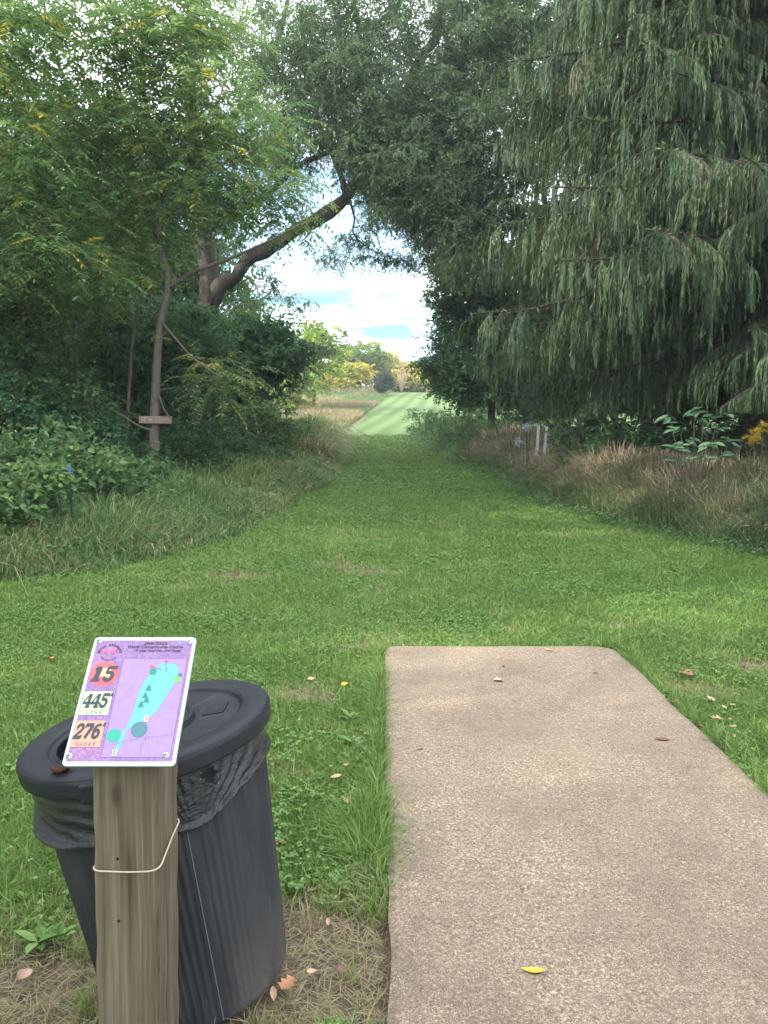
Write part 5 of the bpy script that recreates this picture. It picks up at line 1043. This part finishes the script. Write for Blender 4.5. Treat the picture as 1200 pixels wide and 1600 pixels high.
polys('number_glow', [[(cc[0]-.008, cc[1]-.006), (cc[0]+.012, cc[1]-.007), (cc[0]+.013, cc[1]+.013), (cc[0]-.004, cc[1]+.013)]], .0009, flat('straw_ink', (.55, .45, .18), .4), hd)
slab('15', cc[0]-.0005, cc[1], .033, .0275, INK, hd, .0012)
for nm_, tl, br_, col, num, wd_ in (('distance_box', (.036, .552), (.305, .370), (.38, .52, .26), '445', 'LONG'), ('distance_box', (.030, .329), (.300, .132), (.52, .25, .15), '276', 'SHORT')):
    xa = (tl[0]-.5)*SWD; xb = (br_[0]-.5)*SWD; ya = br_[1]*SHT; yb = tl[1]*SHT; bxo = poly(nm_, [(xa, ya), (xb, ya), (xb, yb), (xa, yb)], .0006, flat('box_ink_'+wd_.lower(), col, .4), sign)
    outline('box_outline', [(xa, ya), (xb, ya), (xb, yb), (xa, yb)], .0006, .0008, LINE, bxo); polys('box_rule', [[(xa, ya+.0095), (xb, ya+.0095), (xb, ya+.0101), (xa, ya+.0101)]], .0010, LINE, bxo)
    slab(num+"'", (xa+xb)/2+.0015, ya+.0098+(yb-ya-.0098)*.50, .0300, .0195, INK, bxo, .0013, .2, .86)
    o = link('lettering', textmesh(wd_, .0078, .1, .0002, space=1.7), LINE, bxo, ((xa+xb)/2, ya+.0048, .0013))
STEEL = flat('screw_steel', (.45, .44, .41), .35, .8)
for q, (px, py) in enumerate(((368, 97), (1118, 104), (102, 1076), (914, 1070))):
    cx, cy = sp(px, py); acc = Acc(); n = 16; prof = [(.0058, 0), (.0062, .0009), (.0052, .0014), (.0046, .0022), (.0036, .0034), (.0014, .0040)]
    for (r0, z0), (r1, z1) in zip(prof[:-1], prof[1:]):
        a = np.arange(n)*2*np.pi/n; b2 = np.roll(a, -1); V = np.stack([np.stack([r_*np.cos(t), r_*np.sin(t), 0*t+z_], -1) for r_, z_, t in ((r0, z0, a), (r0, z0, b2), (r1, z1, b2), (r1, z1, a))], 1).reshape(-1, 3); acc.add(V, np.arange(4*n).reshape(n, 4))
    s_ = link('screw', acc.mesh('screw'), STEEL, sign, (cx, cy, .0004)); acc = Acc(); box(acc, (0, 0, .0040), (.0065, .0011, .0010)); box(acc, (0, 0, .0041), (.0011, .0065, .0010)); link('slot_shade', acc.mesh('slot_shade'), flat('hole_shade', (.012, .008, .006), .9) if 'hole_shade' not in bpy.data.materials else bpy.data.materials['hole_shade'], s_)  # raised dark cross paints the shade of the screw's slot

# ------------------------------------------------------------------ rubbish can, in its own tilted frame (z along the can, 0 at its base)
zc2 = Vector(can_n); xc2 = Vector((1, 0, 0)); xc2 = (xc2-zc2*xc2.dot(zc2)).normalized(); yc2 = zc2.cross(xc2)
can = empty('rubbish_can'); can.matrix_world = Matrix.Translation(CAN_BASE) @ Matrix((xc2, yc2, zc2)).transposed().to_4x4()
tag(can, 'leaning dark grey plastic rubbish can with lid behind the post', 'rubbish can')
def grid(fn, nu, nv, closed_u=True):
    u = np.linspace(0, 2*np.pi, nu, endpoint=not closed_u); v = np.linspace(0, 1, nv); UU, VV = np.meshgrid(u, v); V = fn(UU, VV).reshape(-1, 3)
    j = np.arange(nv-1)[:, None]*nu; i = np.arange(nu if closed_u else nu-1)[None, :]; k = (i+1) % nu
    return V, np.stack([j+i, j+k, j+k+nu, j+i+nu], -1).reshape(-1, 4)
LR = .3116; BR, TR = .230, .283; BH = CAN_H-.045
m = M_('grey_can_plastic'); P = m.obj(); n1 = m.noise(P, 220, 4, .7); n2 = m.noise(m.obj((1, 1, .25)), 7, 5, .6); sc = m.noise(m.obj((1, 1, .06)), 40, 4, .7)
c = m.mix(n1, (.014, .015, .018), (.030, .032, .036)); c = m.mix(m.ramp(sc, [(.60, (0, 0, 0)), (.72, (.5, .5, .5))]), c, (.085, .085, .085)); c = m.mix(m.ramp(n2, [(.50, (0, 0, 0)), (.68, (.55, .55, .55))]), c, (.046, .046, .047))
spz = m.n('ShaderNodeSeparateXYZ'); m.l(P, spz.inputs[0]); low_ = m.n('ShaderNodeMapRange', _in={'From Min': .22, 'From Max': .0}); m.l(spz.outputs['Z'], low_.inputs[0])
c = m.mix(m.math('MULTIPLY', m.math('MULTIPLY', low_.outputs[0], m.ramp(n2, [(.45, (0, 0, 0)), (.62, (1, 1, 1))])), .55), c, (.10, .08, .06))
m.pbr(c, .62, normal=m.bump(n1, .35, .002), spec=.2); CANM = m.m
m = M_('dark_lid_plastic'); P = m.obj(); n1 = m.noise(P, 260, 4, .7); n2 = m.noise(P, 10, 5, .65); c = m.mix(n1, (.008, .009, .012), (.018, .020, .025)); c = m.mix(m.ramp(n2, [(.52, (0, 0, 0)), (.72, (.5, .5, .5))]), c, (.032, .034, .037))
m.pbr(c, .55, normal=m.bump(m.math('ADD', n1, m.math('MULTIPLY', n2, 2)), .25, .002), spec=.25); LIDM = m.m
def body(u, v):
    z = v*BH; r = BR+(TR-BR)*v; fl = np.clip((z-.03)/.02, 0, 1)*np.clip((BH-.10-z)/.02, 0, 1)
    ug = np.degrees(u) % 60; groove = np.exp(-((ug-30)/1.6)**2)*.006; ribs = .0016*np.sin(u*84)*((ug > 3) & (ug < 26) | (ug > 34) & (ug < 57))
    rr = r-fl*groove+fl*ribs+.006*np.exp(-((z)/.012)**2)*0-.014*np.clip(1-z/.02, 0, 1)**2
    return np.stack([rr*np.cos(u), rr*np.sin(u), z], -1)
V, F = grid(body, 720, 60); acc = Acc(); acc.add(V, F)
Vb, Fb = grid(lambda u, v: np.stack([(BR-.014)*(1-v)*np.cos(u)+0*u, (BR-.014)*(1-v)*np.sin(u), .0+0*u+v*.004], -1), 48, 3); acc.add(Vb, Fb[:, ::-1])
Vi, Fi = grid(lambda u, v: np.stack([(TR-.006)*np.cos(u)*(1-.15*v), (TR-.006)*np.sin(u)*(1-.15*v), BH*(1-v*.9)], -1), 64, 8); acc.add(Vi, Fi[:, ::-1])
bod = link('body', acc.mesh('body', True), CANM, can)
# a long moulding seam and a round boss on the front
acc = Acc(); a_ = math.radians(-62); 
Q = np.array([[(BR+(TR-BR)*t+.001)*math.cos(a_), (BR+(TR-BR)*t+.001)*math.sin(a_), t*BH] for t in np.linspace(.03, .88, 14)]); tube(acc, Q, .0011, 6); link('seam', acc.mesh('seam'), flat('scuffed_seam', (.13, .13, .13), .6), bod)
acc = Acc(); a_ = math.radians(-78.5); rr_ = BR+(TR-BR)*.76; 
for r_ in (.017, .010): 
    t = np.linspace(0, 2*np.pi, 25); Q = np.stack([rr_*np.cos(a_)-math.sin(a_)*r_*np.cos(t), rr_*np.sin(a_)+math.cos(a_)*r_*np.cos(t), .76*BH+r_*np.sin(t)], 1); tube(acc, Q, .0018, 6)
link('moulded_boss', acc.mesh('moulded_boss'), CANM, bod)
# lid: rolled rim, broad flat ring, recessed centre with a D-shaped opening on its left
prof = [(TR+.002, -.050), (LR-.008, -.050), (LR-.003, -.046), (LR-.001, -.030), (LR, -.014), (LR-.003, -.005), (LR-.010, .0), (LR-.022, .002), (.262, .0015), (.246, -.0005), (.240, -.004), (.236, -.010), (.233, -.0125), (.228, -.0130)]
pr = np.array(prof)
def lidf(u, v):
    s = v*(len(pr)-1); r = np.interp(s, np.arange(len(pr)), pr[:, 0]); z = np.interp(s, np.arange(len(pr)), pr[:, 1])
    ud = np.degrees(u); notch = np.exp(-((ud-262)/6.)**4)
    r = r+.004*notch*(z < -.01)*(r > .28); return np.stack([r*np.cos(u), r*np.sin(u), CAN_H+z], -1)
V, F = grid(lidf, 180, 53); acc = Acc(); acc.add(V, F)
lid = link('lid', acc.mesh('lid', True), LIDM, can)
rg = np.random.default_rng(801)
# recessed floor: polar grid with the opening left out
nu_, nv_ = 180, 60; u = np.linspace(0, 2*np.pi, nu_, endpoint=False); v = np.linspace(.228, .0, nv_); UU, VV = np.meshgrid(u, v)
ud = np.degrees(UU); rib = 0*UU
for a_ in range(0, 360, 24): rib += np.exp(-(((ud-a_+180) % 360-180)*VV/.0045*math.pi/180*1.0)**4)*((VV > .128) & (VV < .205))
Zf = CAN_H-.013+.0040*np.clip(rib, 0, 1)+.013*(VV < .118)-.004*(VV < .108)+.010*(VV < .05)+.002*(VV < .05)*0+.0015*np.sin(UU*2)*(VV > .1)
Vf = np.stack([VV*np.cos(UU), VV*np.sin(UU), Zf], -1).reshape(-1, 3)
j = np.arange(nv_-1)[:, None]; i = np.arange(nu_)[None, :]; k = (i+1) % nu_; Ff = np.stack([j*nu_+i, j*nu_+k, (j+1)*nu_+k, (j+1)*nu_+i], -1).reshape(-1, 4)
cx_ = Vf[Ff].mean(1); hole = (cx_[:, 0] < -.085) & (np.hypot(cx_[:, 0], cx_[:, 1]) < .222) & (cx_[:, 1] > -.17) & (cx_[:, 1] < .17)
acc = Acc(); acc.add(Vf, Ff[~hole]); link('lid_centre', acc.mesh('lid_centre', False), LIDM, lid)
acc = Acc(); t = np.radians(np.linspace(139, 221, 40)); Q = np.concatenate([np.stack([.222*np.cos(t), .222*np.sin(t), 0*t+CAN_H-.0125], 1), [[-.085, -.17, CAN_H-.0125]], np.stack([np.full(8, -.085), np.linspace(-.14, .15, 8), np.full(8, CAN_H-.0125)], 1)]); tube(acc, Q, .0030, 6); link('opening_edge', acc.mesh('opening_edge'), LIDM, lid)
acc = Acc(); box(acc, (.165, .045, CAN_H-.0100), (.055, .075, .004), bev=.0015); box(acc, (.165, .045, CAN_H-.0082), (.042, .060, .003), bev=.001); link('embossed_panel', acc.mesh('embossed_panel'), LIDM, lid)
acc = Acc(); box(acc, (-.030, -LR+.004, CAN_H-.035), (.055, .020, .044), bev=.005); link('lid_tab', acc.mesh('lid_tab'), LIDM, lid)
# bin bag folded over the rim: gathered wrinkles, ragged lower edge, a torn hole
m = M_('bag_film'); P = m.obj(); n1 = m.noise(m.obj((1, 1, 3)), 14, 5, .6); c = m.mix(n1, (.006, .007, .008), (.020, .021, .024)); m.pbr(c, .24, normal=m.bump(m.noise(m.obj((1, 1, 2.2)), 38, 6, .65), .8, .008), spec=.5); BAGM = m.m
nu_, nv_ = 420, 54; u = np.linspace(0, 2*np.pi, nu_, endpoint=False); v = np.linspace(0, 1, nv_); UU, VV = np.meshgrid(u, v); ud = np.degrees(UU)
# depth of the bag below the lid by angle (270 = facing the camera): deep on the left and at the knot right of the post, shallow at the far right
dp = np.interp(ud, [0, 180, 215, 240, 262, 285, 300, 308, 318, 335, 350, 360], [.095, .09, .135, .15, .145, .15, .160, .158, .135, .110, .095, .095])
ztop = CAN_H-.030; knot = math.radians(303)
zz = ztop-dp*VV
dist_k = np.hypot((UU-knot)*.3, (zz-(ztop-.165)))
ang = np.arctan2(zz-(ztop-.175), (UU-knot)*.28+.0001)
w1 = np.sin(ang*34+4*fbm(UU*3, zz*8, .5, 1))*np.clip(dist_k/.05, .2, 1)*np.exp(-((((ud-332)+180)%360-180)/38)**2)
w2 = np.sin(zz*190+3*np.sin(UU*3)+5*fbm(UU*2, zz*5, .5, 2))*np.exp(-((ud-225)/40)**2)+.6*np.sin(zz*150+6*fbm(UU*3, zz*5, .6, 5))*np.exp(-((ud-225)/60)**2)
bul = (fbm(UU*1.5, zz*6, .5, 3)-.4)
rr = BR+(TR-BR)*(zz/BH)+.0045+0.0040*w1+.0032*w2+.014*bul*VV+.014*np.exp(-((VV-.93)/.09)**2)*np.exp(-((ud-225)/38)**2)+.010*np.exp(-((VV-.95)/.05)**2)
rr = np.maximum(rr, BR+(TR-BR)*(zz/BH)+.003); rr[-1] = (BR+(TR-BR)*(zz/BH))[-1]+.0015
Vg = np.stack([rr*np.cos(UU), rr*np.sin(UU), zz], -1).reshape(-1, 3); j = np.arange(nv_-1)[:, None]; i = np.arange(nu_)[None, :]; k = (i+1) % nu_; Fg = np.stack([j*nu_+i, (j+1)*nu_+i, (j+1)*nu_+k, j*nu_+k], -1).reshape(-1, 4)
cu_ = (UU.ravel()[Fg[:, 0]]-math.radians(313))*.27; cv_ = zz.ravel()[Fg[:, 0]]-(CAN_H-.080); q = np.hypot(cu_/.021, (cv_+cu_*.6)/.024)+(fbm(cu_, cv_, .01, 9)-.5)*1.0
acc = Acc(); acc.add(Vg, Fg[q > 1]); bag = link('bin_bag', acc.mesh('bin_bag', True), BAGM); bag.matrix_world = can.matrix_world.copy(); tag(bag, 'crumpled black bin bag folded under the lid and torn open on the right', 'bin bag')
# black patch painting the dark inside behind the torn bag, with light chewed edges
acc = Acc(); a_ = math.radians(313); t = np.linspace(0, 2*np.pi, 26, endpoint=False); rr_ = BR+(TR-BR)*((CAN_H-.080)/BH)+.0012; ph = a_+(.020*np.cos(t)*(1+.3*np.sin(3*t)))/.27; zz_ = CAN_H-.080+.021*np.sin(t)*(1+.25*np.cos(4*t)); rim = np.stack([rr_*np.cos(ph), rr_*np.sin(ph), zz_], 1); cen = np.array([[rr_*math.cos(a_), rr_*math.sin(a_), CAN_H-.08]]); acc.add(np.concatenate([rim, cen]), np.stack([np.arange(26), (np.arange(26)+1) % 26, np.full(26, 26)], 1)); link('hole_shade_patch', acc.mesh('hole_shade_patch'), flat('inside_black', (.004, .004, .005), .95), bod)
acc = Acc(); rg = np.random.default_rng(803)
for k in range(22):
    t = rg.uniform(math.pi*.8, math.pi*2.0); ph = a_+(.020*math.cos(t))/.27; p = np.array([(rr_+.008)*math.cos(ph), (rr_+.008)*math.sin(ph), CAN_H-.080+.026*math.sin(t)]); V, F, r_ = leaf_mesh_arrays(p[None]+rg.normal(0, .003, (1, 3)), rnd3(rg, 1)+[[0, -.4, 0]], rnd3(rg, 1), rg.uniform(.004, .012), rg.uniform(.002, .004)); acc.add(V, F)
link('frayed_edge', acc.mesh('frayed_edge'), flat('frayed_plastic', (.11, .10, .095), .7), bag)
wm = can.matrix_world
q = wm @ Vector((-.115, -.262, CAN_H+.002)); o = fallen(0, 0, .055, 'lobed', 'rust', 'rust coloured leaf lying on the front left rim of the can lid', 590, group='fallen leaves', pos=q[:])
q = wm @ Vector((math.cos(math.radians(282))*.292, math.sin(math.radians(282))*.292, CAN_H-.083)); o = fallen(0, 0, .022, 'oval', 'pink', 'small pale leaf scrap caught in the torn bin bag', 591, group='fallen leaves', pos=q[:])


# ------------------------------------------------------------------ thin haze added to lighten the dark foliage, one box round everything
bm = bmesh.new(); bmesh.ops.create_cube(bm, size=1); me = bpy.data.meshes.new('haze')
for v in bm.verts: v.co = Vector((v.co.x*1900, v.co.y*1640+720, -1.2 if v.co.z < 0 else 30))
bm.to_mesh(me); bm.free(); hz = link('haze', me)
mh = bpy.data.materials.new('added_haze'); mh.use_nodes = True; t_ = mh.node_tree; t_.nodes.clear(); o_ = t_.nodes.new('ShaderNodeOutputMaterial'); pv = t_.nodes.new('ShaderNodeVolumePrincipled'); pv.inputs['Density'].default_value = .0008; pv.inputs['Color'].default_value = (.82, .92, 1, 1); t_.links.new(pv.outputs[0], o_.inputs['Volume']); me.materials.append(mh); tag(hz, 'thin bluish haze added to lighten the dark foliage', 'haze', kind='stuff')
